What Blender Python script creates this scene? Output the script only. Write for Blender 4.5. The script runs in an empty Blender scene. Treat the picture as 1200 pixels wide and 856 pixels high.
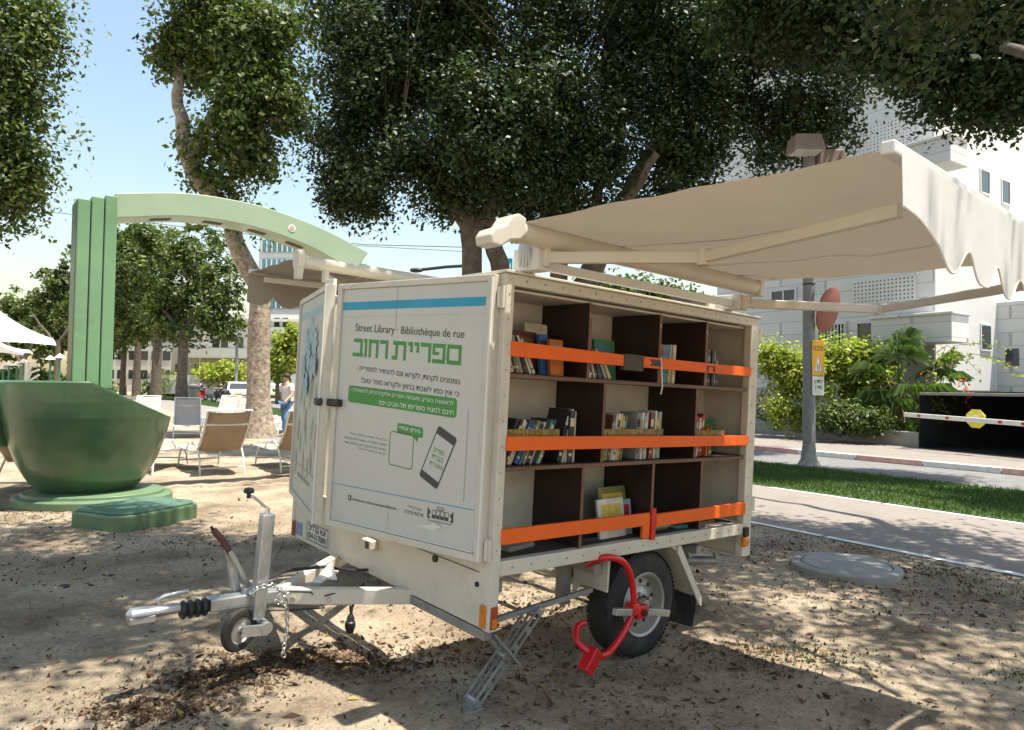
import bpy, bmesh, math, random
import numpy as np
from mathutils import noise as MN
from mathutils import Vector, Matrix
random.seed(7); RNG = np.random.default_rng(11)
PI = math.pi; rad = math.radians
sc = bpy.context.scene
COL = sc.collection

# ------------------------------------------------------------------ camera frame
F = 824.0; HC = 1.43
u_ = np.array([.0132, .0322, 1.]); u_ /= np.linalg.norm(u_)
f_ = np.array([0, 1., 0]); y_ = f_ - u_*(f_@u_); y_ /= np.linalg.norm(y_); x_ = np.cross(y_, u_)
MC = np.array([x_, y_, u_]); CAM = np.array([0, 0, HC])
def ray(px, py): return MC@np.array([(px-600)/F, 1, (428-py)/F])
def gnd(px, py, z=0.):
    d = ray(px, py); return Vector(CAM+d*((z-HC)/d[2]))
def at(px, py, Y):
    d = ray(px, py); return Vector(CAM+d*(Y/d[1]))

# ------------------------------------------------------------------ materials
def nodes(name):
    m = bpy.data.materials.new(name); m.use_nodes = True
    nt = m.node_tree; return m, nt, nt.nodes, nt.links, nt.nodes['Principled BSDF']
def mat(name, col, rough=.6, metal=0., var=.12, scale=6., bump=.0, bscale=40., spec=.5, dirt=None, dirt_amt=.4, dscale=3., coat=0., obj=True):
    m, nt, N, L, B = nodes(name)
    tc = N.new('ShaderNodeTexCoord'); co = tc.outputs['Object']
    nz = N.new('ShaderNodeTexNoise'); nz.inputs['Scale'].default_value = scale; nz.inputs['Detail'].default_value = 5
    L.new(co, nz.inputs['Vector'])
    r = N.new('ShaderNodeMapRange'); r.inputs[1].default_value = .3; r.inputs[2].default_value = .7
    r.inputs[3].default_value = 1-var; r.inputs[4].default_value = 1+var
    L.new(nz.outputs['Fac'], r.inputs[0])
    mx = N.new('ShaderNodeVectorMath'); mx.operation = 'SCALE'; mx.inputs[0].default_value = col[:3]
    L.new(r.outputs[0], mx.inputs['Scale'])
    out = mx.outputs[0]
    if dirt:
        n2 = N.new('ShaderNodeTexNoise'); n2.inputs['Scale'].default_value = dscale; n2.inputs['Detail'].default_value = 8; n2.inputs['Roughness'].default_value = .7
        L.new(co, n2.inputs['Vector'])
        r2 = N.new('ShaderNodeMapRange'); r2.inputs[1].default_value = .5; r2.inputs[2].default_value = .75; r2.inputs[3].default_value = 0; r2.inputs[4].default_value = dirt_amt
        L.new(n2.outputs['Fac'], r2.inputs[0])
        mm = N.new('ShaderNodeMix'); mm.data_type = 'RGBA'; L.new(r2.outputs[0], mm.inputs[0]); L.new(out, mm.inputs[6]); mm.inputs[7].default_value = (*dirt, 1)
        out = mm.outputs[2]
    L.new(out, B.inputs['Base Color'])
    B.inputs['Roughness'].default_value = rough; B.inputs['Metallic'].default_value = metal
    B.inputs['Specular IOR Level'].default_value = spec; B.inputs['Coat Weight'].default_value = coat
    if bump:
        n3 = N.new('ShaderNodeTexNoise'); n3.inputs['Scale'].default_value = bscale; n3.inputs['Detail'].default_value = 6
        L.new(co, n3.inputs['Vector'])
        b = N.new('ShaderNodeBump'); b.inputs['Strength'].default_value = bump; b.inputs['Distance'].default_value = .02
        L.new(n3.outputs['Fac'], b.inputs['Height']); L.new(b.outputs[0], B.inputs['Normal'])
    return m
def leafmat(name, c1, c2, trans=.25, rough=.45):
    m, nt, N, L, B = nodes(name)
    g = N.new('ShaderNodeNewGeometry'); rp = N.new('ShaderNodeValToRGB')
    rp.color_ramp.elements[0].color = (*c1, 1); rp.color_ramp.elements[1].color = (*c2, 1)
    L.new(g.outputs['Random Per Island'], rp.inputs[0]); L.new(rp.outputs[0], B.inputs['Base Color'])
    B.inputs['Roughness'].default_value = rough; B.inputs['Specular IOR Level'].default_value = .3
    t = N.new('ShaderNodeBsdfTranslucent'); sat = N.new('ShaderNodeMix'); sat.data_type = 'RGBA'; sat.blend_type = 'MULTIPLY'; sat.inputs[0].default_value = 1
    L.new(rp.outputs[0], sat.inputs[6]); sat.inputs[7].default_value = (1.5, 1.9, .6, 1); L.new(sat.outputs[2], t.inputs[0])
    mx = N.new('ShaderNodeMixShader'); mx.inputs[0].default_value = trans
    L.new(B.outputs[0], mx.inputs[1]); L.new(t.outputs[0], mx.inputs[2])
    L.new(mx.outputs[0], N['Material Output'].inputs['Surface'])
    return m
def fabric(name, col, trans=.35, var=.05, dirt=None):
    m = mat(name, col, .85, var=var, scale=3, bump=.15, bscale=8, dirt=dirt, dirt_amt=.25)
    N = m.node_tree.nodes; L = m.node_tree.links; B = N['Principled BSDF']
    t = N.new('ShaderNodeBsdfTranslucent'); t.inputs[0].default_value = (*col, 1)
    mx = N.new('ShaderNodeMixShader'); mx.inputs[0].default_value = trans
    L.new(B.outputs[0], mx.inputs[1]); L.new(t.outputs[0], mx.inputs[2]); L.new(mx.outputs[0], N['Material Output'].inputs['Surface'])
    return m
M = {}
M['cream'] = mat('cream_paint', (.62, .57, .475), .42, var=.06, scale=2, dirt=(.30, .23, .16), dirt_amt=.32, dscale=9, bump=.05)
M['panel'] = mat('poster_vinyl', (.55, .535, .49), .35, var=.05, scale=1.5, dirt=(.36, .33, .28), dirt_amt=.3, dscale=3)
M['whitebar'] = mat('white_frame_edge', (.72, .70, .65), .35, var=.05, dirt=(.4, .34, .26), dirt_amt=.25)
M['blueband'] = mat('blue_band', (.02, .30, .47), .4, var=.08)
M['bluepale'] = mat('faded_blue_print', (.32, .47, .55), .4, var=.2)
M['green_ink'] = mat('green_ink', (.06, .26, .05), .45, var=.06)
M['dark_ink'] = mat('dark_ink', (.055, .06, .055), .5, var=.1)
M['grey_ink'] = mat('grey_ink', (.22, .22, .20), .5, var=.1)
M['white_ink'] = mat('white_ink', (.75, .76, .70), .5, var=.05)
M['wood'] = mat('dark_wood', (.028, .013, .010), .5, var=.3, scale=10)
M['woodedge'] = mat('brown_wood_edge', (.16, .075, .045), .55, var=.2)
M['orange'] = mat('orange_paint', (.84, .125, .004), .6, var=.06, scale=3, dirt=(.35, .08, .02), dirt_amt=.25, dscale=9)
M['black'] = mat('black_plastic', (.02, .02, .022), .45, var=.15)
M['tape'] = mat('dark_grey_tape', (.07, .055, .05), .7, var=.15)
M['rubber'] = mat('tyre_rubber', (.028, .027, .026), .8, var=.25, scale=12, bump=.2, bscale=60, dirt=(.13, .10, .07), dirt_amt=.5)
M['steel'] = mat('galvanised_steel', (.50, .51, .52), .38, metal=.75, var=.15, scale=14, bump=.04, dirt=(.3, .24, .18), dirt_amt=.3)
M['zinc'] = mat('grey_zinc', (.30, .30, .29), .5, metal=.5, var=.2, scale=12, dirt=(.2, .15, .1), dirt_amt=.5)
M['chrome'] = mat('bright_steel', (.7, .7, .7), .25, metal=.9, var=.1)
M['red'] = mat('red_paint', (.62, .012, .015), .3, var=.08, dirt=(.3, .02, .02), dirt_amt=.3, dscale=8, coat=.3)
M['amber'] = mat('amber_reflector', (.62, .20, .03), .25, var=.15, scale=30)
M['redlens'] = mat('red_reflector', (.35, .07, .03), .25, var=.15)
M['rim'] = mat('wheel_rim', (.42, .41, .38), .4, metal=.5, var=.15, dirt=(.2, .15, .1), dirt_amt=.5)
M['canvas'] = fabric('awning_canvas', (.42, .36, .28), .13, dirt=(.45, .38, .28))
M['valance'] = fabric('valance_canvas', (.70, .69, .66), .2, dirt=(.6, .56, .48))
M['alu'] = mat('cream_aluminium', (.64, .58, .48), .4, var=.04, dirt=(.45, .38, .28), dirt_amt=.2)
M['gpaint'] = mat('green_gloss_paint', (.18, .33, .18), .32, var=.12, scale=1.2, coat=.35, bump=.04, bscale=6, dirt=(.12, .20, .10), dirt_amt=.55, dscale=2.5)  # blotches are weathering plus leaf shadows and reflections painted into the colour
M['gdark'] = mat('dark_green_paint', (.052, .115, .050), .33, var=.35, scale=1.3, coat=.35, bump=.05, bscale=6, dirt=(.10, .13, .06), dirt_amt=.6, dscale=2)  # uneven tone holds scuffs together with painted leaf shadows and reflections
M['glight'] = mat('pale_green_paint', (.35, .46, .33), .4, var=.06, scale=2, coat=.2, dirt=(.3, .45, .28), dirt_amt=.3)
M['gteal'] = mat('teal_cover', (.09, .175, .125), .45, var=.15, scale=4, dirt=(.2, .25, .18))
M['gpad'] = mat('pad_green_paint', (.115, .19, .10), .45, var=.2, scale=3, dirt=(.16, .15, .09), dirt_amt=.6)
M['sling_b'] = mat('brown_sling', (.38, .28, .20), .8, var=.08, scale=5)
M['sling'] = fabric('beige_sling', (.55, .48, .42), .25)
M['wtube'] = mat('white_tube', (.75, .74, .70), .35, var=.05)
M['bark'] = mat('bark', (.12, .095, .07), .9, var=.4, scale=5, bump=.8, bscale=9, dirt=(.07, .055, .04), dirt_amt=.7, dscale=4)
M['bark_pale'] = mat('pale_mottled_bark', (.33, .265, .20), .9, var=.5, scale=9, bump=1., bscale=14, dirt=(.12, .08, .055), dirt_amt=1., dscale=11)
M['leaf_dark'] = leafmat('ficus_leaf', (.016, .029, .011), (.065, .090, .030), .14, .5)
M['leaf_mid'] = leafmat('avenue_leaf', (.035, .06, .018), (.15, .18, .05), .2, .55)
M['leaf_lime'] = leafmat('hedge_leaf', (.12, .16, .03), (.44, .43, .10), .4)
M['leaf_palm'] = leafmat('palm_leaf', (.07, .13, .04), (.20, .28, .10), .25)
M['flower'] = leafmat('bougainvillea', (.5, .03, .08), (.7, .1, .15), .3)
M['litter'] = leafmat('dead_leaf', (.04, .022, .014), (.17, .10, .055), .05, .8)
M['litter_y'] = leafmat('fallen_yellow_leaf', (.30, .22, .05), (.38, .33, .12), .1, .7)
M['concrete'] = mat('concrete', (.29, .28, .26), .85, var=.12, scale=8, bump=.3, bscale=60, dirt=(.22, .2, .17))
M['asphalt'] = mat('asphalt', (.17, .165, .16), .9, var=.12, scale=3, bump=.3, bscale=120)
M['paving'] = mat('pavement', (.235, .205, .18), .9, var=.15, scale=2, bump=.35, bscale=80, dirt=(.13, .11, .09), dirt_amt=.6, dscale=2)
M['paint'] = mat('white_line', (.68, .68, .65), .7, var=.15, scale=9, dirt=(.3, .28, .25), dirt_amt=.5, dscale=12)
M['redkerb'] = mat('red_kerb', (.60, .36, .31), .7, var=.15, scale=9, dirt=(.5, .4, .36), dirt_amt=.6)
M['grass_base'] = mat('grass_soil', (.05, .09, .022), .95, var=.4, scale=20)
M['grass'] = leafmat('grass_blade', (.03, .065, .014), (.095, .14, .035), .3, .6)
M['plaster'] = mat('white_plaster', (.66, .65, .62), .8, var=.04, scale=1)
M['beigewall'] = mat('beige_plaster', (.62, .58, .50), .85, var=.06, scale=1)
M['glassdark'] = mat('dark_glass', (.03, .04, .045), .1, var=.2, coat=.5)
M['glassblue'] = mat('blue_glass', (.10, .24, .27), .12, var=.2, coat=.5)
M['garage'] = mat('garage_shade', (.018, .02, .022), .9, var=.3)  # near-black colour stands for the shade inside the garage
M['pole'] = mat('painted_pole', (.20, .195, .185), .6, var=.15, scale=10, dirt=(.12, .10, .09))
M['lamphead'] = mat('floodlight_case', (.26, .20, .17), .6, var=.1)
M['lens'] = mat('frosted_lens', (.5, .5, .48), .3)
M['mirrorback'] = mat('rusty_red_disc', (.27, .075, .05), .55, var=.15, scale=8)
M['yellow'] = mat('yellow_sign', (.80, .42, .03), .5, var=.05)
M['octa'] = mat('yellow_reflective', (.80, .68, .08), .4, var=.15, scale=12)
M['carwhite'] = mat('white_car_paint', (.72, .72, .72), .25, var=.02, coat=.6)
M['carblue'] = mat('blue_car_paint', (.10, .22, .36), .25, var=.02, coat=.6)
M['skin'] = mat('skin', (.50, .30, .21), .55, var=.08)
M['hair'] = mat('dark_hair', (.05, .03, .02), .7)
M['wshirt'] = mat('white_shirt', (.78, .76, .76), .85, var=.05)
M['jeans'] = mat('blue_jeans', (.12, .20, .34), .9, var=.15)
M['bshirt'] = mat('black_shirt', (.02, .02, .02), .85)
M['nshirt'] = mat('navy_shirt', (.03, .05, .12), .85)
M['tent'] = fabric('white_sail', (.80, .79, .76), .3)
M['gmetal'] = mat('green_metal', (.03, .18, .13), .5)
M['ink_skin'] = mat('plate_white', (.70, .69, .64), .4, var=.06)
M['stone'] = mat('stone', (.38, .34, .27), .9, var=.2, scale=4, bump=.5, bscale=12)

def brickwall(name, col, mortar, sx, sy):
    m, nt, N, L, B = nodes(name)
    g = N.new('ShaderNodeTexCoord'); s = N.new('ShaderNodeSeparateXYZ'); L.new(g.outputs['Object'], s.inputs[0])
    a = N.new('ShaderNodeMath'); a.operation = 'ADD'; L.new(s.outputs[0], a.inputs[0]); L.new(s.outputs[1], a.inputs[1])
    c = N.new('ShaderNodeCombineXYZ'); L.new(a.outputs[0], c.inputs[0]); L.new(s.outputs[2], c.inputs[1])
    b = N.new('ShaderNodeTexBrick'); b.inputs['Scale'].default_value = 1; b.inputs['Brick Width'].default_value = sx; b.inputs['Row Height'].default_value = sy
    b.inputs['Mortar Size'].default_value = .012; b.inputs['Color1'].default_value = (*col, 1); b.inputs['Color2'].default_value = (col[0]*.88, col[1]*.88, col[2]*.87, 1); b.inputs['Mortar'].default_value = (*mortar, 1)
    L.new(c.outputs[0], b.inputs[0]); L.new(b.outputs[0], B.inputs['Base Color']); B.inputs['Roughness'].default_value = .8
    return m
M['cladding'] = brickwall('stone_cladding', (.68, .68, .66), (.42, .42, .40), .9, .42)

def groundmat():
    m, nt, N, L, B = nodes('packed_sand')
    tc = N.new('ShaderNodeTexCoord'); co = tc.outputs['Object']
    def noise(s, d=6, r=.6):
        n = N.new('ShaderNodeTexNoise'); n.inputs['Scale'].default_value = s; n.inputs['Detail'].default_value = d; n.inputs['Roughness'].default_value = r
        L.new(co, n.inputs['Vector']); return n.outputs['Fac']
    r1 = N.new('ShaderNodeValToRGB'); e = r1.color_ramp.elements
    e[0].position = .30; e[0].color = (.21, .155, .105, 1); e[1].position = .60; e[1].color = (.55, .445, .32, 1)
    L.new(noise(1.3), r1.inputs[0])
    r2 = N.new('ShaderNodeMapRange'); r2.inputs[1].default_value = .35; r2.inputs[2].default_value = .65; r2.inputs[3].default_value = .72; r2.inputs[4].default_value = 1.15
    L.new(noise(38, 4, .7), r2.inputs[0])
    v = N.new('ShaderNodeVectorMath'); v.operation = 'SCALE'; L.new(r1.outputs[0], v.inputs[0]); L.new(r2.outputs[0], v.inputs['Scale'])
    r3 = N.new('ShaderNodeMapRange'); r3.inputs[1].default_value = .60; r3.inputs[2].default_value = .72
    L.new(noise(120, 3, .6), r3.inputs[0])
    mx = N.new('ShaderNodeMix'); mx.data_type = 'RGBA'; mul = N.new('ShaderNodeMath'); mul.operation = 'MULTIPLY'; mul.inputs[1].default_value = .55
    L.new(r3.outputs[0], mul.inputs[0]); L.new(mul.outputs[0], mx.inputs[0]); L.new(v.outputs[0], mx.inputs[6]); mx.inputs[7].default_value = (.10, .065, .04, 1)
    L.new(mx.outputs[2], B.inputs['Base Color']); B.inputs['Roughness'].default_value = .95; B.inputs['Specular IOR Level'].default_value = .2
    ad = N.new('ShaderNodeMath'); ad.operation = 'ADD'; L.new(noise(9, 8, .7), ad.inputs[0]); L.new(noise(60, 5, .7), ad.inputs[1])
    b = N.new('ShaderNodeBump'); b.inputs['Strength'].default_value = .8; b.inputs['Distance'].default_value = .045
    L.new(ad.outputs[0], b.inputs['Height']); L.new(b.outputs[0], B.inputs['Normal'])
    return m
M['sand'] = groundmat()

# ------------------------------------------------------------------ mesh builder
class MB:
    def __init__(s, T=None): s.v = []; s.f = []; s.T = T
    def add(s, vs, fs):
        n = len(s.v)
        for p in vs:
            p = Vector(p); s.v.append(s.T@p if s.T is not None else p)
        s.f += [tuple(i+n for i in f) for f in fs]
        return s
    def box(s, a, b):
        x0, y0, z0 = a; x1, y1, z1 = b
        return s.add([(x0,y0,z0),(x1,y0,z0),(x1,y1,z0),(x0,y1,z0),(x0,y0,z1),(x1,y0,z1),(x1,y1,z1),(x0,y1,z1)],
              [(0,3,2,1),(4,5,6,7),(0,1,5,4),(1,2,6,5),(2,3,7,6),(3,0,4,7)])
    def bar(s, p, q, w, h, up=(0,0,1)):
        p = Vector(p); q = Vector(q); d = (q-p).normalized(); up = Vector(up)
        x = d.cross(up)
        if x.length < 1e-4: x = d.cross(Vector((1,0,0)))
        x.normalize(); z = x.cross(d); vs = []
        for c in (p, q):
            for a, b in ((-1,-1),(1,-1),(1,1),(-1,1)): vs.append(c+x*(a*w/2)+z*(b*h/2))
        return s.add(vs, [(0,1,2,3),(7,6,5,4),(0,4,5,1),(1,5,6,2),(2,6,7,3),(3,7,4,0)])
    def cyl(s, p, q, r, r2=None, n=20, caps=True):
        r2 = r if r2 is None else r2; p = Vector(p); q = Vector(q); d = (q-p).normalized()
        x = d.orthogonal().normalized(); y = d.cross(x); vs = []
        for c, rr in ((p, r), (q, r2)):
            for i in range(n):
                a = 2*PI*i/n; vs.append(c+x*(math.cos(a)*rr)+y*(math.sin(a)*rr))
        fs = [(i, (i+1)%n, n+(i+1)%n, n+i) for i in range(n)]
        if caps: fs += [tuple(range(n-1,-1,-1)), tuple(range(n,2*n))]
        return s.add(vs, fs)
    def tube(s, pts, r, n=12, close=False):
        pts = [Vector(p) for p in pts]; k = len(pts); rs = r if isinstance(r, (list, tuple)) else [r]*k
        vs = []; x = None
        for i, p in enumerate(pts):
            if close: d = (pts[(i+1)%k]-pts[i-1]).normalized()
            else: d = (pts[min(i+1,k-1)]-pts[max(i-1,0)]).normalized()
            if x is None: x = d.orthogonal().normalized()
            x = (x-d*x.dot(d)).normalized(); y = d.cross(x)
            for j in range(n):
                a = 2*PI*j/n; vs.append(p+x*(math.cos(a)*rs[i])+y*(math.sin(a)*rs[i]))
        fs = []
        for i in range(k if close else k-1):
            i2 = (i+1)%k
            for j in range(n): fs.append((i*n+j, i*n+(j+1)%n, i2*n+(j+1)%n, i2*n+j))
        if not close: fs += [tuple(range(n-1,-1,-1)), tuple(range((k-1)*n, k*n))]
        return s.add(vs, fs)
    def prism(s, poly, fn, t0, t1):      # poly of 2D points; fn(a,b,t)->3D
        n = len(poly); vs = [fn(a, b, t0) for a, b in poly]+[fn(a, b, t1) for a, b in poly]
        fs = [(i, (i+1)%n, n+(i+1)%n, n+i) for i in range(n)]+[tuple(range(n-1,-1,-1)), tuple(range(n,2*n))]
        return s.add(vs, fs)
    def lathe(s, prof, fn, n=32, closed=False, caps=True):   # prof (r, h); fn(x,y,h)
        vs = []
        for r, h in prof:
            for i in range(n): a = 2*PI*i/n; vs.append(fn(r*math.cos(a), r*math.sin(a), h))
        k = len(prof); fs = []
        for i in range(k if closed else k-1):
            i2 = (i+1)%k
            for j in range(n): fs.append((i*n+j, i*n+(j+1)%n, i2*n+(j+1)%n, i2*n+j))
        if not closed and caps: fs += [tuple(range(n-1,-1,-1)), tuple(range((k-1)*n, k*n))]
        return s.add(vs, fs)
    def grid(s, fn, nu, nv, th=None):
        vs = [fn(i/nu, j/nv) for i in range(nu+1) for j in range(nv+1)]
        fs = [(i*(nv+1)+j, (i+1)*(nv+1)+j, (i+1)*(nv+1)+j+1, i*(nv+1)+j+1) for i in range(nu) for j in range(nv)]
        return s.add(vs, fs)
    def each(s, name, m, parent=None, **k):
        """one object per separate piece"""
        par = list(range(len(s.v)))
        def find(i):
            while par[i] != i: par[i] = par[par[i]]; i = par[i]
            return i
        for f in s.f:
            for i in f[1:]: par[find(i)] = find(f[0])
        grp = {}
        for f in s.f: grp.setdefault(find(f[0]), []).append(f)
        out = []
        for fs in grp.values():
            ids = sorted({i for f in fs for i in f}); mp = {i: j for j, i in enumerate(ids)}
            q = MB(); q.v = [s.v[i] for i in ids]; q.f = [tuple(mp[i] for i in f) for f in fs]; out.append(q.build(name, m, parent, **k))
        return out[0]
    def build(s, name, m, parent=None, bevel=0, smooth=False, solid=0, origin=None, seg=2):
        me = bpy.data.meshes.new(name); o = Vector(origin) if origin is not None else Vector()
        me.from_pydata([p-o for p in s.v], [], s.f); me.validate()
        bm = bmesh.new(); bm.from_mesh(me); bmesh.ops.recalc_face_normals(bm, faces=bm.faces); bm.to_mesh(me); bm.free()
        ms = m if isinstance(m, (list, tuple)) else [m]
        for q in ms: me.materials.append(M[q] if isinstance(q, str) else q)
        ob = bpy.data.objects.new(name, me); COL.objects.link(ob)
        if parent is not None: ob.parent = parent
        ob.location = o
        if smooth:
            me.shade_smooth()
            try: me.set_sharp_from_angle(angle=rad(38))
            except Exception: pass
        if solid:
            md = ob.modifiers.new('s', 'SOLIDIFY'); md.thickness = solid; md.offset = 0
        if bevel:
            md = ob.modifiers.new('b', 'BEVEL'); md.width = bevel; md.segments = seg; md.limit_method = 'ANGLE'; md.angle_limit = rad(40)
        return ob
def tag(o, label=None, cat=None, group=None, kind=None):
    if label: o['label'] = label
    if cat: o['category'] = cat
    if group: o['group'] = group
    if kind: o['kind'] = kind
    return o
def thing(name, label, cat, loc=(0,0,0), rz=0, group=None, mw=None):
    o = bpy.data.objects.new(name, None); COL.objects.link(o); o.empty_display_size = .2
    if mw is not None: o.matrix_world = mw
    else: o.location = loc; o.rotation_euler = (0, 0, rz)
    return tag(o, label, cat, group)
def dup(o, loc=None, rz=None, label=None, group=None):
    def cp(a, par):
        c = a.copy(); COL.objects.link(c)
        if par is not None: c.parent = par
        for ch in list(a.children): cp(ch, c)
        return c
    r = cp(o, None)
    if loc is not None: r.location = loc
    if rz is not None: r.rotation_euler = (0, 0, rz)
    tag(r, label, None, group); return r

def curve(pts, k=6):
    """Catmull-Rom through the points"""
    P = [Vector(p) for p in pts]; P = [P[0]*2-P[1]]+P+[P[-1]*2-P[-2]]; out = []
    for i in range(1, len(P)-2):
        for j in range(k):
            t = j/k; a, b, c, d = P[i-1], P[i], P[i+1], P[i+2]
            out.append(.5*((2*b)+(c-a)*t+(2*a-5*b+4*c-d)*t*t+(3*b-a-3*c+d)*t**3))
    return out+[P[-2]]
# ------------------------------------------------------------------ lettering
_fc = bpy.data.curves.new('lettering', 'FONT'); _fo = bpy.data.objects.new('lettering', _fc); COL.objects.link(_fo)
def heb(s):
    """visual order for right-to-left text: reverse, keep digit/latin runs"""
    out = []; run = ''
    for ch in s:
        if ch.isdigit() or (ch in '-' and run): run += ch
        else:
            if run: out.append(run); run = ''
            out.append(ch)
    if run: out.append(run)
    return ''.join(reversed(out))
def glyphs(txt, bold=0.):
    _fc.body = txt; _fc.size = 1; _fc.offset = bold; _fc.resolution_u = 3
    bpy.context.view_layer.update()
    e = _fo.evaluated_get(bpy.context.evaluated_depsgraph_get()); m = e.to_mesh()
    v = [(a.co.x, a.co.y) for a in m.vertices]; f = [tuple(p.vertices) for p in m.polygons]; e.to_mesh_clear()
    xs = [a for a, b in v]; ys = [b for a, b in v]
    x0, x1, y0, y1 = min(xs), max(xs), min(ys), max(ys)
    return [((a-x0)/(x1-x0), (b-y0)/(y1-y0)) for a, b in v], f
def put_text(mb, txt, P00, U, V, N, bold=0.):
    """text box: P00 bottom-left corner, U vector of full width, V of full height, N lift off the surface"""
    v, f = glyphs(txt); P00 = Vector(P00); U = Vector(U); V = Vector(V); N = Vector(N)
    mb.add([P00+U*a+V*b+N for a, b in v], f)
    if bold:
        nn = U.cross(V).normalized(); k = 0
        for du, dv in ((1, 0), (0, 1), (1, 1)):
            k += 1; sh = U.normalized()*du*bold*V.length+V.normalized()*dv*bold*V.length+nn*.00012*k
            mb.add([P00+U*a+V*b+N+sh for a, b in v], f)

# ------------------------------------------------------------------ foliage
def quads(name, P, Nn, size, m, parent=None, aspect=.55, wide=0.):
    """one leaf = one folded diamond of two faces"""
    n = len(P); R = RNG.normal(size=(n, 3)); 
    t = np.cross(Nn, R); t /= np.linalg.norm(t, axis=1)[:, None]+1e-9
    b = np.cross(Nn, t); sz = (size*((.6+.8*RNG.random(n)) if not wide else np.exp(RNG.normal(size=n)*wide)))[:, None]
    V = np.empty((n, 4, 3)); V[:, 0] = P-t*sz*.5; V[:, 1] = P+b*sz*aspect*.5+Nn*sz*.08; V[:, 2] = P+t*sz*.5; V[:, 3] = P-b*sz*aspect*.5+Nn*sz*.08
    me = bpy.data.meshes.new(name); me.vertices.add(4*n); me.vertices.foreach_set('co', V.reshape(-1).astype(np.float32))
    me.loops.add(4*n); me.loops.foreach_set('vertex_index', np.arange(4*n, dtype=np.int32))
    me.polygons.add(n); me.polygons.foreach_set('loop_start', (np.arange(n)*4).astype(np.int32)); me.update(calc_edges=True); me.validate()
    me.materials.append(M[m]); o = bpy.data.objects.new(name, me); COL.objects.link(o)
    if parent: o.parent = parent
    return o
def crown_points(blobs, nclump, per, spread, keep=None, gate=True):
    """blobs: (center, radii); clumps sit mostly near the blob surface; keep(P)->mask"""
    blobs = [(np.array(c, float), np.array(r, float)) for c, r in blobs]
    w = np.array([np.prod(r)**.8 for c, r in blobs]); w /= w.sum()
    k = RNG.choice(len(blobs), nclump, p=w)
    d = RNG.normal(size=(nclump, 3)); d /= np.linalg.norm(d, axis=1)[:, None]
    rr = 1-.75*RNG.random(nclump)**1.7
    C = np.array([blobs[i][0] for i in k]); Rr = np.array([blobs[i][1] for i in k])
    C = C+d*Rr*(rr*(.78+.5*RNG.random(nclump)))[:, None]
    if gate:
     g = np.array([MN.noise(Vector(c)*.9) for c in C]); ok = g > -.16-.1*RNG.random(nclump); C = C[ok]; d = d[ok]
    if keep is not None: kk = keep(C); C = C[kk]; d = d[kk]
    n = len(C); sp = spread*(.5+RNG.random(n))
    P = np.repeat(C, per, 0)+np.clip(RNG.normal(size=(n*per, 3)), -1.7, 1.7)*np.repeat(sp, per)[:, None]*np.array([1, 1, .75])
    Nn = np.repeat(d, per, 0)*.5+RNG.normal(size=(n*per, 3))*.55+np.array([0, 0, .6]); Nn /= np.linalg.norm(Nn, axis=1)[:, None]
    return P, Nn
def limb(mb, p, q, r0, r1, wob=.12, n=7):
    p = Vector(p); q = Vector(q); L = (q-p).length; pts = []; rs = []
    for i in range(n+1):
        t = i/n; w = math.sin(t*PI)*wob*L*.3
        pts.append(p.lerp(q, t)+Vector((random.uniform(-w, w), random.uniform(-w, w), random.uniform(-w, w)*.5)))
        rs.append(r0*(1-t)+r1*t)
    mb.tube(pts, rs, n=10)
    return pts
def tree(name, label, base, trunk, limbs, blobs, nclump, per, spread, size, leaf='leaf_dark', bark='bark', group=None, keep=None, gate=True):
    """trunk: list of (point, radius) relative to base; limbs: (p, q, r0, r1)"""
    t = thing(name, label, 'tree', base, group=group)
    mb = MB(); mb.tube([p for p, r in trunk], [r for p, r in trunk], n=14)
    mb.build('trunk', bark, t, smooth=True)
    if limbs:
        mb = MB()
        for l in limbs: limb(mb, *l)
        mb.each('limb', bark, t, smooth=True)
    P, Nn = crown_points(blobs, nclump, per, spread, keep, keep is None and gate)
    src = [Vector(p) for p, r in trunk[-3:]]+[Vector(l[0]).lerp(Vector(l[1]), f) for l in limbs for f in (.35, .7, 1.)]
    cs = P[::per]; idx = RNG.choice(len(cs), min(len(cs), 0 if base.y > 30 else (14 if keep is not None else 90)), replace=False); mb = MB()
    for i in idx:
        c = Vector(cs[i]); o = min(src, key=lambda q: (q-c).length); L = (c-o).length; k = .010+.006*L
        md = o.lerp(c, .5)+Vector((random.uniform(-.1, .1)*L, random.uniform(-.1, .1)*L, -.06*L)); mb.tube([o, md, c], [k, k*.7, k*.3], n=5)
    if len(idx): mb.build('branches', bark, t, smooth=True)
    quads('crown', P, Nn, size, leaf, t)
    return t

# ================================================================== TRAILER
TR = Matrix(((.765, -.643, .039, -.089), (.643, .766, -.005, 3.137), (-.026, .029, .999, .345), (0, 0, 0, 1)))
TRi = TR.inverted()
TB = Vector((1.05, 1.08, -.36))
def tm(): return MB(Matrix.Translation(-TB))
trailer = thing('library_trailer', 'cream trailer used as a street library, book shelves open on its side and awnings extended', 'trailer', mw=TR@Matrix.Translation(TB))
L_, W_, H_ = 2.10, 2.17, 1.60
D_ = .37
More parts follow.
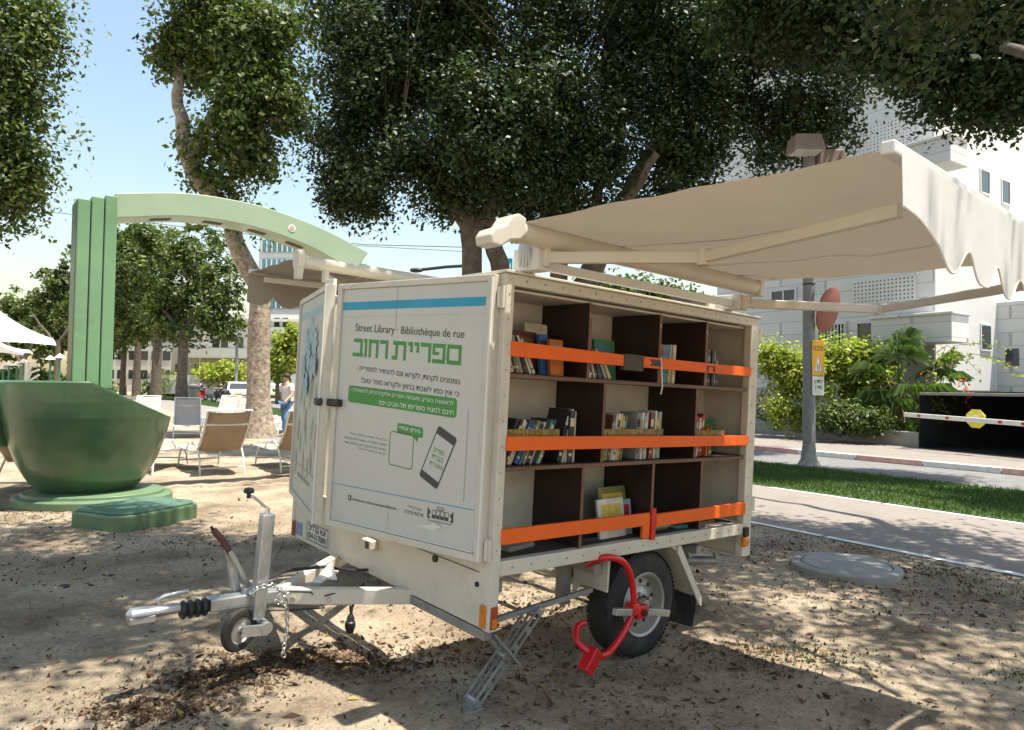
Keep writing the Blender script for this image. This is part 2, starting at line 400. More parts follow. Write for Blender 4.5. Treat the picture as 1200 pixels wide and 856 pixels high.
# frame: posts and rails
mb = tm()
for y0, y1 in ((0, .05), (W_-.05, W_)):
    mb.box((0, y0, 0), (.05, y1, H_)); mb.box((L_-.09, y0, .10), (L_, y1, H_))
    mb.box((.05, y0, .24), (L_-.09, y1, .308)); mb.box((.05, y0, H_-.052), (L_-.09, y1, H_))
mb.box((0, .05, H_-.04), (.04, W_-.05, H_)); mb.box((L_-.04, .05, H_-.04), (L_, W_-.05, H_))
mb.build('frame', 'cream', trailer, bevel=.004)
mb = tm(); mb.box((.004, .05, .002), (.03, W_-.05, .335)); fw_ = mb.build('front_skirt', 'cream', trailer, bevel=.003)
mb = tm(); mb.box((-.001, .09, .246), (.003, 1.5, .249)); mb.build('seam', 'tape', fw_)
mb = tm(); mb.cyl((-.006, .441, .231), (.01, .441, .231), .019); mb.cyl((-.004, .10, .19), (.01, .10, .19), .012); mb.each('drain_hole', 'black', fw_)
mb = tm(); mb.box((-.05, 1.0, .155), (.004, 1.10, .205)); mb.build('socket_box', 'cream', trailer, bevel=.006)
mb = tm(); mb.box((-.053, 1.012, .16), (-.05, 1.05, .20)); mb.build('socket_cover', 'tape', trailer)
mb = tm(); mb.box((L_-.04, .05, .095), (L_-.01, W_-.05, .24)); mb.box((L_-.05, .045, .085), (L_-.005, W_-.05, .096)); mb.build('rear_skirt', 'cream', trailer, bevel=.003)
mb = tm(); mb.box((.05, W_-.04, .002), (L_-.09, W_-.01, .24)); mb.build('side_skirt', 'cream', trailer, bevel=.003)
# shelf units (both sides): back wall, end walls, roof, floor, shelves, dividers
def shelf_unit(y0, s):
    Y = lambda d: y0+s*d
    def bx(x0, d0, z0, x1, d1, z1): 
        a, b = sorted((Y(d0), Y(d1))); return ((x0, a, z0), (x1, b, z1))
    back = tm(); back.box(*bx(.03, D_, .24, L_-.02, D_+.02, H_-.003)); back.build('back_wall', 'cream', trailer)
    e = tm(); e.box(*bx(.006, .05, .336, .03, D_, H_-.045)); e.box(*bx(L_-.03, .05, .3, L_-.004, D_, H_-.045)); e.each('end_wall', 'cream', trailer)
    r = tm(); r.box(*bx(-.012, -.012, H_+.001, L_+.012, D_+.03, H_+.014)); r.build('roof', 'cream', trailer, bevel=.003)
    f = tm(); f.box(*bx(.05, .05, .262, L_-.09, D_, .306)); f.build('floor_board', 'tape', trailer)
    e2 = tm(); e2.box(*bx(.05, .052, H_-.07, L_-.09, D_, H_-.06)); e2.build('ceiling_board', 'cream', trailer)
    for z in (1.150, .726):
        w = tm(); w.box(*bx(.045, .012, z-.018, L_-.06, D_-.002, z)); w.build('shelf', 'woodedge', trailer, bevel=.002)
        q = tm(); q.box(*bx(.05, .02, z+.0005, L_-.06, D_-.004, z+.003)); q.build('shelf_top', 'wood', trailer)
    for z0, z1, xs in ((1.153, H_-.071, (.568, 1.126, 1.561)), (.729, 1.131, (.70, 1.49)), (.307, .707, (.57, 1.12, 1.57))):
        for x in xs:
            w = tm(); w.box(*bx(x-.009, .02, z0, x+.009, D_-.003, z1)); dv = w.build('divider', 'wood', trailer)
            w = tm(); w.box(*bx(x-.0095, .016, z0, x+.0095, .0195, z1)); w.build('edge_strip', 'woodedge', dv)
shelf_unit(0, 1); shelf_unit(W_, -1)
# orange retaining bars
def obar(x0, x1, z0, z1, zz0, zz1, name='retaining_bar'):
    mb = tm(); mb.add([(x0,-.012,z0),(x1,-.012,zz0),(x1,.010,zz0),(x0,.010,z0),(x0,-.012,z1),(x1,-.012,zz1),(x1,.010,zz1),(x0,.010,z1)],
        [(0,3,2,1),(4,5,6,7),(0,1,5,4),(1,2,6,5),(2,3,7,6),(3,0,4,7)])
    return mb.build(name, 'orange', trailer, bevel=.003)
obar(.044, .80, 1.228, 1.297, 1.227, 1.285); b1 = obar(.96, 2.01, 1.228, 1.287, 1.228, 1.284)
obar(.044, 2.01, .803, .868, .797, .857); b3 = obar(.044, 1.075, .384, .453, .381, .448); obar(1.13, 2.01, .369, .436, .367, .442)
mb = tm(); mb.box((1.02, -.010, .315), (1.075, .008, .383)); mb.build('bar_tab', 'orange', b3, bevel=.002)
mb = tm(); mb.box((.80, -.018, 1.205), (.955, .016, 1.292)); mb.build('tape_wrap', 'tape', trailer, bevel=.006)
mb = tm(); mb.add([(1.005,-.0135,1.24),(1.11,-.0135,1.24),(1.11,-.0135,1.275),(1.0,-.0135,1.275),(1.03,-.0135,1.258)], [(0,1,2,3,4)]); mb.build('arrow_mark', 'tape', b1)
mb = tm(); put_text(mb, 'n', (1.53, -.0135, 1.235), (.085, 0, 0), (0, 0, .035), (0, 0, 0), .03); mb.build('letter_mark', 'tape', b1)
mb = tm(); mb.tube([(1.10,-.014,1.29),(1.105,-.02,1.21),(1.115,-.02,1.13),(1.105,-.02,1.09)], .004, 6); mb.build('tie_string', 'whitebar', trailer)
mb = tm(); mb.box((1.085,-.016,.30),(1.12,.004,.47)); mb.build('strap', 'red', trailer, bevel=.003)
# mottled yellow tape along the back of the middle bar
mb = tm(); mb.box((.07, .026, .862), (.40, .030, .898)); mb.box((.72, .026, .862), (1.20, .030, .898)); mb.box((1.51, .026, .858), (1.80, .030, .888))
mb.each('patterned_tape', mat('patterned_yellow_tape', (.26, .16, .03), .5, var=.8, scale=60, dirt=(.03, .04, .02), dirt_amt=1., dscale=30), trailer)

mb = tm()
for i in range(17):
    x = .12+i*.115; mb.cyl((x, -.002, 1.575), (x, .003, 1.575), .005, n=8); mb.cyl((x, -.002, .275), (x, .003, .275), .005, n=8)
for i in range(11):
    z = .36+i*.115; mb.cyl((2.045, -.002, z), (2.045, .003, z), .005, n=8); mb.cyl((.022, -.002, z), (.022, .003, z), .004, n=8)
mb.each('rivet', 'zinc', trailer)
# hinges
for x, z in ((-.004, .36), (-.004, 1.49)):
    for yy in (.0, W_-.055):
        mb = tm(); mb.box((x-.012, yy+.0, z-.05), (x+.002, yy+.055, z+.05)); h = mb.build('hinge', 'cream', trailer, bevel=.003)
        mb = tm(); mb.cyl((x-.014, yy+.026, z-.045), (x-.014, yy+.026, z+.045), .009, n=10); mb.build('hinge_pin', 'cream', h)
for z in (.42, 1.50):
    mb = tm(); mb.box((L_, .0, z-.045), (L_+.035, .05, z+.045)); mb.build('hinge', 'alu', trailer, bevel=.003)

# shutter leaves: u along leaf from hinge, z up, w outwards
def leaf_frame(hx, hy, ang, s):
    d = Vector((-math.sin(ang), s*math.cos(ang), 0)); n = Vector((-math.cos(ang), -s*math.sin(ang), 0))
    h = Vector((hx, hy, 0))
    return lambda u, z, w=0.: h+d*u+n*w+Vector((0, 0, z))
def lbox(mb, P, u0, u1, z0, z1, w0, w1):
    vs = [P(u0,z0,w0),P(u1,z0,w0),P(u1,z1,w0),P(u0,z1,w0),P(u0,z0,w1),P(u1,z0,w1),P(u1,z1,w1),P(u0,z1,w1)]
    mb.add(vs, [(0,1,2,3),(7,6,5,4),(0,4,5,1),(1,5,6,2),(2,6,7,3),(3,7,4,0)])
def make_leaf(P, lab):
    mb = tm(); lbox(mb, P, .012, 1.07, .312, 1.585, -.032, -.004); lf = mb.build('shutter', 'cream', trailer, bevel=.002)
    if lab: lf['label'] = lab
    mb = tm(); lbox(mb, P, .005, .045, .302, 1.592, -.036, .012); lbox(mb, P, 1.045, 1.078, .302, 1.592, -.036, .012)
    lbox(mb, P, .045, 1.045, .302, .336, -.036, .010); lbox(mb, P, .045, 1.045, 1.562, 1.592, -.036, .010)
    mb.build('shutter_frame', 'whitebar' if 0 else 'cream', lf, bevel=.003)
    mb = tm(); lbox(mb, P, .047, 1.043, .338, 1.560, -.003, -.0005); mb.build('poster', 'panel', lf)
    return lf
P1 = leaf_frame(-.03, .03, rad(13.2), 1)
leaf1 = make_leaf(P1, 'shutter leaf with the printed street library poster, folded against the front')
def ink(name, m, par, fn, w=.0003):
    mb = tm(); fn(mb); return mb.build(name, m, par)
def rect(mb, P, u0, u1, z0, z1, w=.0004):      # u0>u1 allowed
    mb.add([P(u0,z0,w),P(u1,z0,w),P(u1,z1,w),P(u0,z1,w)], [(0,1,2,3)])
def txt(mb, P, s, uL, uR, zL, zR, h, w=.0009, bold=0.):
    """reads left (uL) to right (uR) as seen, baseline at zL -> zR"""
    a = P(uL, zL, w); b = P(uR, zR, w); put_text(mb, s, a, b-a, Vector((0, 0, h)), Vector((0, 0, 0)), bold)
ink('colour_band', 'blueband', leaf1, lambda m: rect(m, P1, 1.040, .060, 1.451, 1.493))
ink('divider_line', 'blueband', leaf1, lambda m: rect(m, P1, 1.04, .066, .5265, .5305))
ink('fold_seam', 'grey_ink', leaf1, lambda m: (rect(m, P1, 1.04, .055, 1.4155, 1.4163), rect(m, P1, .6325, .630, 1.34, 1.56), rect(m, P1, .6105, .609, .34, .44)))
def title(m):
    Wt = .756; Hh = .094; t = .0195
    def R(x0, x1, y0, y1):      # x fractions of the width, y in metres
        q = [(x0*Wt, y0), (x1*Wt, y0), (x1*Wt, y1), (x0*Wt, y1)]
        m.add([P1(.944-x, 1.207-.030*x/Wt+y, .0006) for x, y in q], [(0,1,2,3)])
    d = t/Wt*.92
    R(.008,.098,Hh-t,Hh); R(.098-d,.098,t,Hh-t); R(0,.108,0,t)                                   # bet
    R(.112,.145,Hh-t,Hh); R(.145-d,.145,0,Hh-t)                                                   # vav
    R(.160,.258,Hh-t,Hh); R(.163,.163+d,0,Hh-t); R(.258-d,.258,0,Hh-t)                            # het
    R(.269,.352,Hh-t,Hh); R(.352-d,.352,0,Hh-t)                                                   # resh
    R(.398,.522,Hh-t,Hh); R(.522-d,.522,0,Hh-t); R(.422,.422+d,t,Hh-t); R(.392,.422+d,0,t)        # tav
    for a in (.540, .598): R(a,a+.042,Hh-t,Hh); R(a+.042-d,a+.042,Hh*.46,Hh-t)                    # yod yod
    R(.654,.745,Hh-t,Hh); R(.745-d,.745,0,Hh-t)                                                   # resh
    R(.757,.868,Hh-t,Hh); R(.868-d,.868,t,Hh-t); R(.757,.868,0,t); R(.757,.757+d,Hh*.42,Hh-t); R(.757+d,.815,Hh*.42,Hh*.42+t*.75)   # pe
    R(.882,1.0,Hh-t,Hh); R(.878,.878+d,t,Hh-t); R(1.0-d,1.0,t,Hh-t); R(.882,1.0,0,t)             # samekh
ink('title_lettering', 'green_ink', leaf1, title)
ink('heading_lettering', 'dark_ink', leaf1, lambda m: txt(m, P1, 'Street Library · Bibliothèque de rue', .932, .176, 1.327, 1.291, .052, bold=.004))
ink('body_lettering', 'dark_ink', leaf1, lambda m: (txt(m, P1, '- '+heb('מוזמנים לקחת, לקרוא וגם להחזיר לספרייה'), .913, .189, 1.128, 1.080, .036, bold=.006),
    txt(m, P1, '!'+heb('כי אין כמו לשבת בחוץ ולקרוא ספר טוב'), .862, .188, 1.064, 1.024, .036, bold=.006)))
def rrect(P, u0, u1, zA0, zA1, zB0, zB1, r, w, n=5):
    """rounded box between u0 (seen left; z range A) and u1 (seen right; z range B)"""
    pts = []
    W = abs(u1-u0); 
    for cx, cz, a0 in ((W-r, -1, 270), (W-r, 1, 0), (r, 1, 90), (r, -1, 180)):
        for i in range(n+1):
            a = rad(a0+90*i/n); x = cx+r*math.cos(a); t = x/W; z0 = zA0+(zB0-zA0)*t; z1 = zA1+(zB1-zA1)*t
            z = (z0+r if cz < 0 else z1-r)+r*math.sin(a); pts.append(P(u0+(u1-u0)*t, z, w))
    return pts
def addpoly(mb, pts): mb.add(pts, [tuple(range(len(pts)))])
def ringpoly(mb, a, b):
    n = len(a); mb.add(a+b, [(i, (i+1)%n, n+(i+1)%n, n+i) for i in range(n)])
ink('green_box', 'green_ink', leaf1, lambda m: addpoly(m, rrect(P1, .960, .199, .966, 1.054, .932, 1.024, .018, .0005)))
ink('box_lettering', 'white_ink', leaf1, lambda m: (txt(m, P1, '- '+heb('לראשונה בארץ, מעכשיו ספרים אלקטרוניים להשאלה'), .945, .218, 1.018, .985, .026, .0012, .004),
    txt(m, P1, '!'+heb('חינם למנויי ספריות תל-אביב-יפו'), .72, .215, .965, .945, .026, .0012, .004)))
def bubble(m):
    addpoly(m, rrect(P1, .580, .404, .832, .884, .822, .872, .012, .0005)); addpoly(m, [P1(.47, .828, .0005), P1(.44, .800, .0005), P1(.432, .826, .0005)])
ink('speech_bubble', 'green_ink', leaf1, bubble)
ink('bubble_lettering', 'white_ink', leaf1, lambda m: txt(m, P1, '!'+heb('סירקו אותי'), .565, .42, .846, .836, .026, .0012, .012))
ink('code_frame', 'green_ink', leaf1, lambda m: ringpoly(m, rrect(P1, .630, .462, .672, .842, .662, .832, .02, .0005), rrect(P1, .625, .467, .677, .837, .667, .827, .016, .0005)))
def phone(m, grow, w):
    c = (.300, .741); a = rad(-24); hw, hh = .062+grow, .132+grow; r = .014; pts = []
    for cx, cz, a0 in ((hw-r, -hh+r, 270), (hw-r, hh-r, 0), (-hw+r, hh-r, 90), (-hw+r, -hh+r, 180)):
        for i in range(5):
            t = rad(a0+90*i/4); x = cx+r*math.cos(t); z = cz+r*math.sin(t)
            pts.append(P1(c[0]-(x*math.cos(a)-z*math.sin(a)), c[1]+x*math.sin(a)+z*math.cos(a), w))
    return pts
ink('phone_outline', 'dark_ink', leaf1, lambda m: addpoly(m, phone(m, .004, .0005)))
def screen(m):
    c = (.300, .741); a = rad(-24); pts = []
    for x, z in ((-.059, -.100), (.059, -.100), (.059, .096), (-.059, .096)):
        pts.append(P1(c[0]-(x*math.cos(a)-z*math.sin(a)), c[1]+x*math.sin(a)+z*math.cos(a), .0009))
    addpoly(m, pts)
ink('phone_screen', 'panel', leaf1, screen)
def rtxt(m, s, cx, cz, wd, h, a, w=.0013, bold=.01):
    A = rad(a); c, sn = math.cos(A), math.sin(A)
    p = P1(cx+wd/2*c, cz-wd/2*sn, w); q = P1(cx-wd/2*c, cz+wd/2*sn, w); up = P1(cx-h*(-sn), cz+h*c, w)-P1(cx, cz, w)
    put_text(m, s, p, q-p, up, Vector((0, 0, 0)), bold)
ink('screen_lettering', 'green_ink', leaf1, lambda m: (rtxt(m, heb('ספרים'), .298, .758, .068, .022, -14), rtxt(m, heb('בעברית'), .303, .726, .074, .022, -14), rtxt(m, heb('ובאנגלית'), .308, .694, .088, .022, -14)))
ink('note_lettering', 'grey_ink', leaf1, lambda m: [txt(m, P1, heb(s), uL, .648, z, z-.012, .014) for s, uL, z in (('סרקו את הקוד או היכנסו לאתר', .93, .795), ('לאתר הספרייה הדיגיטלית והורידו', .97, .772), ('בחינם ספרים בעברית באנגלית ועוד', .965, .748), ('לקריאה בטלפון או בטאבלט', .86, .724))])
ink('footer_lettering', 'dark_ink', leaf1, lambda m: (rect(m, P1, .913, .889, .455, .484, .0005), txt(m, P1, 'tlv.libraries | www.tel-aviv.gov.il/libraries', .878, .555, .455, .452, .018, bold=.02), txt(m, P1, heb('מנהל קהילה'), .478, .388, .478, .472, .017), txt(m, P1, heb('תרבות וספורט'), .50, .372, .452, .448, .017)))
ink('footer_badge', 'white_ink', leaf1, lambda m: txt(m, P1, 'f', .906, .896, .459, .459, .021, .0013, .03))
ink('margin_lettering', 'grey_ink', leaf1, lambda m: put_text(m, heb('שירות לקהילה של עיריית תל-אביב-יפו מינהל הקהילה אגף תרבות'), P1(.120, .56, .001), Vector((0, 0, .42)), P1(.132, 0, 0)-P1(.120, 0, 0), Vector()))
def logo(m):      # a small rack of volumes between two ornamental brackets
    for k in range(4):
        u = .318-k*.027; ringpoly(m, [P1(u, .455, .0006), P1(u-.024, .455, .0006), P1(u-.024, .495, .0006), P1(u, .495, .0006)], [P1(u-.003, .472, .0006), P1(u-.021, .472, .0006), P1(u-.021, .492, .0006), P1(u-.003, .492, .0006)])
    for u0, u1 in ((.347, .325), (.206, .184)):
        addpoly(m, [P1(u0, .452, .0006), P1(u1, .452, .0006), P1((u0+u1)/2+.002, .466, .0006), P1(u1, .482, .0006), P1(u0, .505, .0006)] if u0 > .3 else [P1(u0, .452, .0006), P1(u1, .452, .0006), P1(u1, .505, .0006), P1(u0, .482, .0006), P1((u0+u1)/2-.002, .466, .0006)])
    rect(m, P1, .345, .19, .441, .444, .0006); rect(m, P1, .285, .245, .498, .502, .0006); rect(m, P1, .285, .281, .498, .512, .0006); rect(m, P1, .249, .245, .498, .512, .0006); rect(m, P1, .285, .245, .510, .513, .0006)
ink('crest', 'dark_ink', leaf1, logo)
def latch(P, par, u0, u1):
    mb = tm(); lbox(mb, P, u0, u1, .935, .975, .0, .035); mb.build('latch', 'black', par, bevel=.008)
latch(P1, leaf1, 1.0, 1.095)
mb = tm(); lbox(mb, P1, .006, .016, .312, 1.575, .012, .026); mb.build('edge_trim', 'whitebar', leaf1, bevel=.002)
mb = tm(); lbox(mb, P1, .06, 1.03, .340, .345, 0, .006); mb.build('lower_trim', 'whitebar', leaf1)
# torn corner of the vinyl near the bottom
mb = tm(); mb.add([P1(.42, .405, .001), P1(.30, .398, .001), P1(.25, .425, .004), P1(.29, .440, .010), P1(.335, .421, .003)], [(0,1,2,3,4)]); mb.build('torn_vinyl', 'whitebar', leaf1)

P2 = leaf_frame(-.03, W_-.02, rad(15.8), -1)
leaf2 = make_leaf(P2, 'far shutter leaf with faded blue flower print, standing half open')
ink('colour_band', 'bluepale', leaf2, lambda m: rect(m, P2, .06, 1.040, 1.451, 1.493))
ink('divider_line', 'grey_ink', leaf2, lambda m: rect(m, P2, .06, 1.04, .526, .531))
def petals(m, cx, cz, R, n, wd, a0=0, w=.0006):
    for k in range(n):
        a = a0+2*PI*k/n; pts = []
        for i in range(9):
            t = i/8; rr = R*t; ww = wd*math.sin(PI*t)
            pts.append((rr, ww))
        for i in range(7, 0, -1): pts.append((R*i/8, -wd*math.sin(PI*i/8)))
        addpoly(m, [P2(cx+x*math.cos(a)-y*math.sin(a), cz+x*math.sin(a)+y*math.cos(a), w+.00015*k) for x, y in pts])
def blooms(m):
    for k, (u, z, R) in enumerate(((.55,1.36,.13),(.38,1.30,.10),(.72,1.28,.12),(.50,1.20,.11),(.66,1.13,.10),(.34,1.14,.11),(.50,1.04,.09),(.80,1.15,.07))): petals(m, u, z, R, 9, .020, k*.35, .0006+.0018*k)
ink('blue_flower', 'bluepale', leaf2, blooms)
ink('flower_stem', mat('faded_green_print', (.26, .38, .24), .5, var=.25), leaf2, lambda m: [petals(m, u, z, R, 1, .028, a, .0006) for u, z, R, a in ((.62,.88,.17,1.4),(.42,.86,.16,1.8),(.75,.72,.15,1.2),(.55,.66,.16,1.7),(.25,.90,.14,1.4),(.88,.92,.14,1.9),(.33,.60,.13,1.5),(.68,.48,.13,1.6))])
ink('pink_petal', mat('faded_pink_print', (.48, .33, .31), .5, var=.25), leaf2, lambda m: [petals(m, u, z, .17, 1, .034, a, .0012) for u, z, a in ((.22,.66,1.5),(.92,.66,1.6),(.47,.74,1.2),(.82,.52,1.9),(.50,.47,1.7),(.18,.45,1.5),(.36,.98,1.6),(.70,.95,1.5))])
ink('script_line', 'grey_ink', leaf2, lambda m: put_text(m, 'street library', P2(.30,.44,.0008), P2(.80,.44,.0008)-P2(.30,.44,.0008), Vector((0,0,.05)), Vector()))
latch(P2, leaf2, 1.0, 1.095)
mb = tm(); lbox(mb, P2, 1.066, 1.082, .302, 1.59, .012, .02); mb.build('edge_trim', 'whitebar', leaf2, bevel=.002)

# registration plate and stickers, reflectors
mb = tm(); mb.box((-.004, 1.60, .028), (.004, 1.915, .148)); pl = mb.build('number_plate', 'ink_skin', trailer, bevel=.003)
def plate(m):
    ringpoly(m, [(-.0045,1.912,.031),(-.0045,1.603,.031),(-.0045,1.603,.145),(-.0045,1.912,.145)], [(-.0045,1.904,.038),(-.0045,1.611,.038),(-.0045,1.611,.138),(-.0045,1.904,.138)])
    for s, z in (('.'+heb('א.א')[::1].strip('.')+' '+'', 0),): pass
    put_text(m, heb('א.א נגררים')[:] , (-.0047, 1.885, .094), (0, -.245, 0), (0, 0, .036), (0, 0, 0), .10)
    put_text(m, '054-3170091', (-.0047, 1.895, .046), (0, -.27, 0), (0, 0, .036), (0, 0, 0), .10)
mb = tm(); plate(mb); mb.build('plate_lettering', 'dark_ink', pl)
mb = tm(); mb.box((.0, 2.00, .03), (.003, 2.10, .11)); mb.build('blue_sticker', mat('faded_blue_sticker', (.20, .27, .40), .5, var=.3, scale=40), trailer)
for y0 in (.022, W_-.068):
    mb = tm(); mb.box((-.008, y0, .012), (.004, y0+.042, .112)); mb.build('reflector', 'redlens' if y0 > 1 else 'amber', trailer, bevel=.004)
mb = tm(); mb.box((.006, -.008, .012), (.046, .0, .112)); rf = mb.build('reflector', 'redlens', trailer, bevel=.004)
mb = tm(); mb.box((.012, -.010, .018), (.040, -.007, .058)); mb.build('amber_lens', 'amber', rf, bevel=.002)
mb = tm(); mb.box((1.985, -.03, .165), (2.04, .0, .225)); mb.build('side_lamp', 'amber', trailer, bevel=.01)
mb = tm(); mb.box((2.005, -.02, .226), (2.05, .0, .285)); mb.build('side_lamp_bracket', 'black', trailer, bevel=.004)

# chassis
mb = tm()
for y in (.42, 1.75): mb.box((.05, y-.03, .16), (L_-.05, y+.03, .235))
for x in (.06, .72, 1.6): mb.box((x, .05, .15), (x+.05, W_-.05, .20))
mb.build('chassis', 'zinc', trailer, bevel=.003)
mb = tm(); mb.box((.70, .25, -.06), (.76, .31, .24)); mb.build('support_post', 'zinc', trailer, bevel=.003)
mb = tm(); mb.box((.06, .30, .0), (.10, .34, .24)); mb.build('support_post', 'zinc', trailer, bevel=.003)
mb = tm(); mb.cyl((1.13, .05, -.062), (1.13, W_-.05, -.062), .028); mb.bar((1.13, .5, -.05), (.75, .45, .15), .05, .05); mb.bar((1.13, 1.7, -.05), (.75, 1.7, .15), .05, .05)
mb.build('axle', 'zinc', trailer)
for s, y in ((1, .045), (-1, W_-.045)):
    w = tm(); fn = lambda x, y_, h: Vector((1.13+x, y+s*h, -.068+y_))
    R0 = .288
    w.lathe([(.168,.010),(.185,.004),(.225,.0),(.262,.008),(.280,.022),(R0,.04),(R0,.135),(.278,.158),(.255,.17),(.19,.168),(.168,.16)], fn, 56, closed=True)
    tw = w.build('wheel', 'rubber', trailer, smooth=True)
    g = tm()
    for k in range(4):
        h = .055+k*.023; g.lathe([(R0+.0008, h), (R0+.0022, h+.002), (R0+.0022, h+.015), (R0+.0008, h+.017)], fn, 56, closed=True)
    for k in range(72):
        a = 2*PI*k/72
        for h in (.028, .148):
            c = [fn((R0-.004)*math.cos(a+d), (R0-.004)*math.sin(a+d), h+e) for d, e in ((0,-.012),(.05,-.012),(.05,.012),(0,.012))]
            c2 = [fn((R0+.004)*math.cos(a+d), (R0+.004)*math.sin(a+d), h+e) for d, e in ((0,-.012),(.05,-.012),(.05,.012),(0,.012))]
            g.add(c+c2, [(0,1,2,3),(7,6,5,4),(0,4,5,1),(1,5,6,2),(2,6,7,3),(3,7,4,0)])
    g.build('tread', 'rubber', tw)
    w = tm(); w.lathe([(.170,.008),(.176,.002),(.170,-.004),(.158,.004),(.150,.03),(.140,.05),(.10,.045),(.085,.028),(.05,.02),(.0501,.15),(.165,.15)], fn, 48, caps=False)
    rm = w.build('rim', 'rim', tw, smooth=True)
    w = tm(); w.cyl(fn(0,0,.022), fn(0,0,-.012), .036, .03, 20); w.build('hub_cap', 'steel', tw)
    w = tm()
    for k in range(4): a = 2*PI*k/4+.4; w.cyl(fn(.062*math.cos(a),.062*math.sin(a),.03), fn(.062*math.cos(a),.062*math.sin(a),.005), .011, n=6)
    w.each('lug', 'steel', tw)
    w = tm()
    for k in range(10): a = 2*PI*k/10+.2; w.cyl(fn(.118*math.cos(a),.118*math.sin(a),.0500), fn(.118*math.cos(a),.118*math.sin(a),.0440), .013, n=12)
    w.each('rim_holes', 'black', tw)
    # mudguard
    w = tm(); pr = []
    for i in range(15):
        a = rad(20+150*i/14); pr.append((1.13+.335*math.cos(a), -.06+.29*math.sin(a)))
    pr = [p for p in pr if p[1] < .236]+[]
    y0, y1 = sorted((y-s*.015, y+s*.22))
    arc = [(1.135+.35*math.cos(rad(a)), -.06+.315*math.sin(rad(a))) for a in range(0, 66, 6)]
    arc = [(1.62, -.105), (1.60, -.08), (1.375, .225), (1.34, .236)]
    w.prism(arc+[(p[0]-.012, p[1]-.012) for p in reversed(arc)], lambda a, b, t: Vector((a, t, b)), y0, y1); 
    w.prism([(.80,.236),(.80,.05),(.812,.05),(.82,.224)], lambda a, b, t: Vector((a, t, b)), y0, y1)
    yi0, yi1 = sorted((y+s*.22, y+s*.232))
    w.prism([(.80,-.02),(.80,.236),(1.375,.236),(1.60,-.08),(1.42,-.08),(1.36,.05),(1.2,.18),(1.0,.17),(.88,.05)], lambda a, b, t: Vector((a, t, b)), yi0, yi1)
    w.build('mudguard', 'cream', trailer, bevel=.002)
    w = tm(); w.add([(1.375,y-s*.022,.232),(1.40,y-s*.022,.232),(1.625,y-s*.022,-.10),(1.625,y-s*.022,-.15),(1.60,y-s*.022,-.13),(1.375,y-s*.022,.19)], [(0,1,2,3,4,5)])
    w.build('mudguard_edge', 'cream', trailer, solid=.012)
    w = tm(); w.grid(lambda a, b: Vector((1.585-.03*b+.01*math.sin(b*3+a*5), y0-.002+(y1-y0)*a, -.07-.19*b-.012*a)), 6, 5); w.build('mudflap', 'black', trailer, solid=.008)
# rear corner jack under the back
mb = tm(); mb.cyl((1.86, .30, .03), (2.02, .20, .03), .028); mb.bar((1.9, .28, .02), (1.98, .22, -.045), .02, .02); mb.bar((1.80,.3,.2),(1.88,.29,.03),.04,.03); mb.build('rear_jack', 'zinc', trailer, smooth=True)

# front prop stand: slotted double channel with a brace link
def slotted(mb, p, q, w, t, y0, y1):
    p = Vector((p[0], 0, p[1])); q = Vector((q[0], 0, q[1])); d = (q-p).normalized(); n = Vector((-d.z, 0, d.x)); Ln = (q-p).length
    def B(a0, a1, b0, b1):
        pts = [(a0,b0),(a1,b0),(a1,b1),(a0,b1)]
        mb.prism(pts, lambda a, b, t_: p+d*a+n*b+Vector((0, t_, 0)), y0, y1)
    B(-.02, Ln+.01, -w/2, -w/2+.011); B(-.02, Ln+.01, w/2-.011, w/2)
    k = 5
    for i in range(k+1): c = Ln*i/k; B(c-.014, c+.014, -w/2+.011, w/2-.011)
mb = tm(); slotted(mb, (.352, .02), (.0, -.33), .046, .01, .05, .058); slotted(mb, (.352, .02), (.0, -.33), .046, .01, .118, .126)
st = mb.build('prop_stand', 'zinc', trailer)
mb = tm(); mb.cyl((.352,.045,.02),(.352,.13,.02),.014); mb.cyl((0,.045,-.32),(0,.13,-.32),.012); mb.cyl((.17,.045,-.16),(.17,.13,-.16),.012); mb.each('pivot_pin', 'steel', st)
mb = tm(); mb.box((-.045,.04,-.358),(.035,.135,-.350)); mb.box((-.02,.06,-.35),(.01,.115,-.315)); mb.build('foot', 'zinc', st, bevel=.002)
mb = tm(); mb.bar((.05,.035,-.02),(.215,.035,-.19),.012,.045,(0,1,0)); mb.bar((.05,.14,-.02),(.215,.14,-.19),.012,.045,(0,1,0)); mb.each('brace_link', 'zinc', st, bevel=.002)
mb = tm(); mb.box((.0,.03,-.045),(.05,.85,-.003)); mb.build('cross_channel', 'zinc', trailer, bevel=.003)
mb = tm(); mb.bar((.05,.09,.01),(.75,.09,.06),.02,.025); mb.build('stand_rod', 'zinc', trailer)
mb = tm(); slotted(mb, (.352, .02), (.0, -.33), .046, .01, W_-.126, W_-.118); mb.box((-.045,W_-.14,-.358),(.035,W_-.04,-.350)); mb.build('prop_stand', 'zinc', trailer)

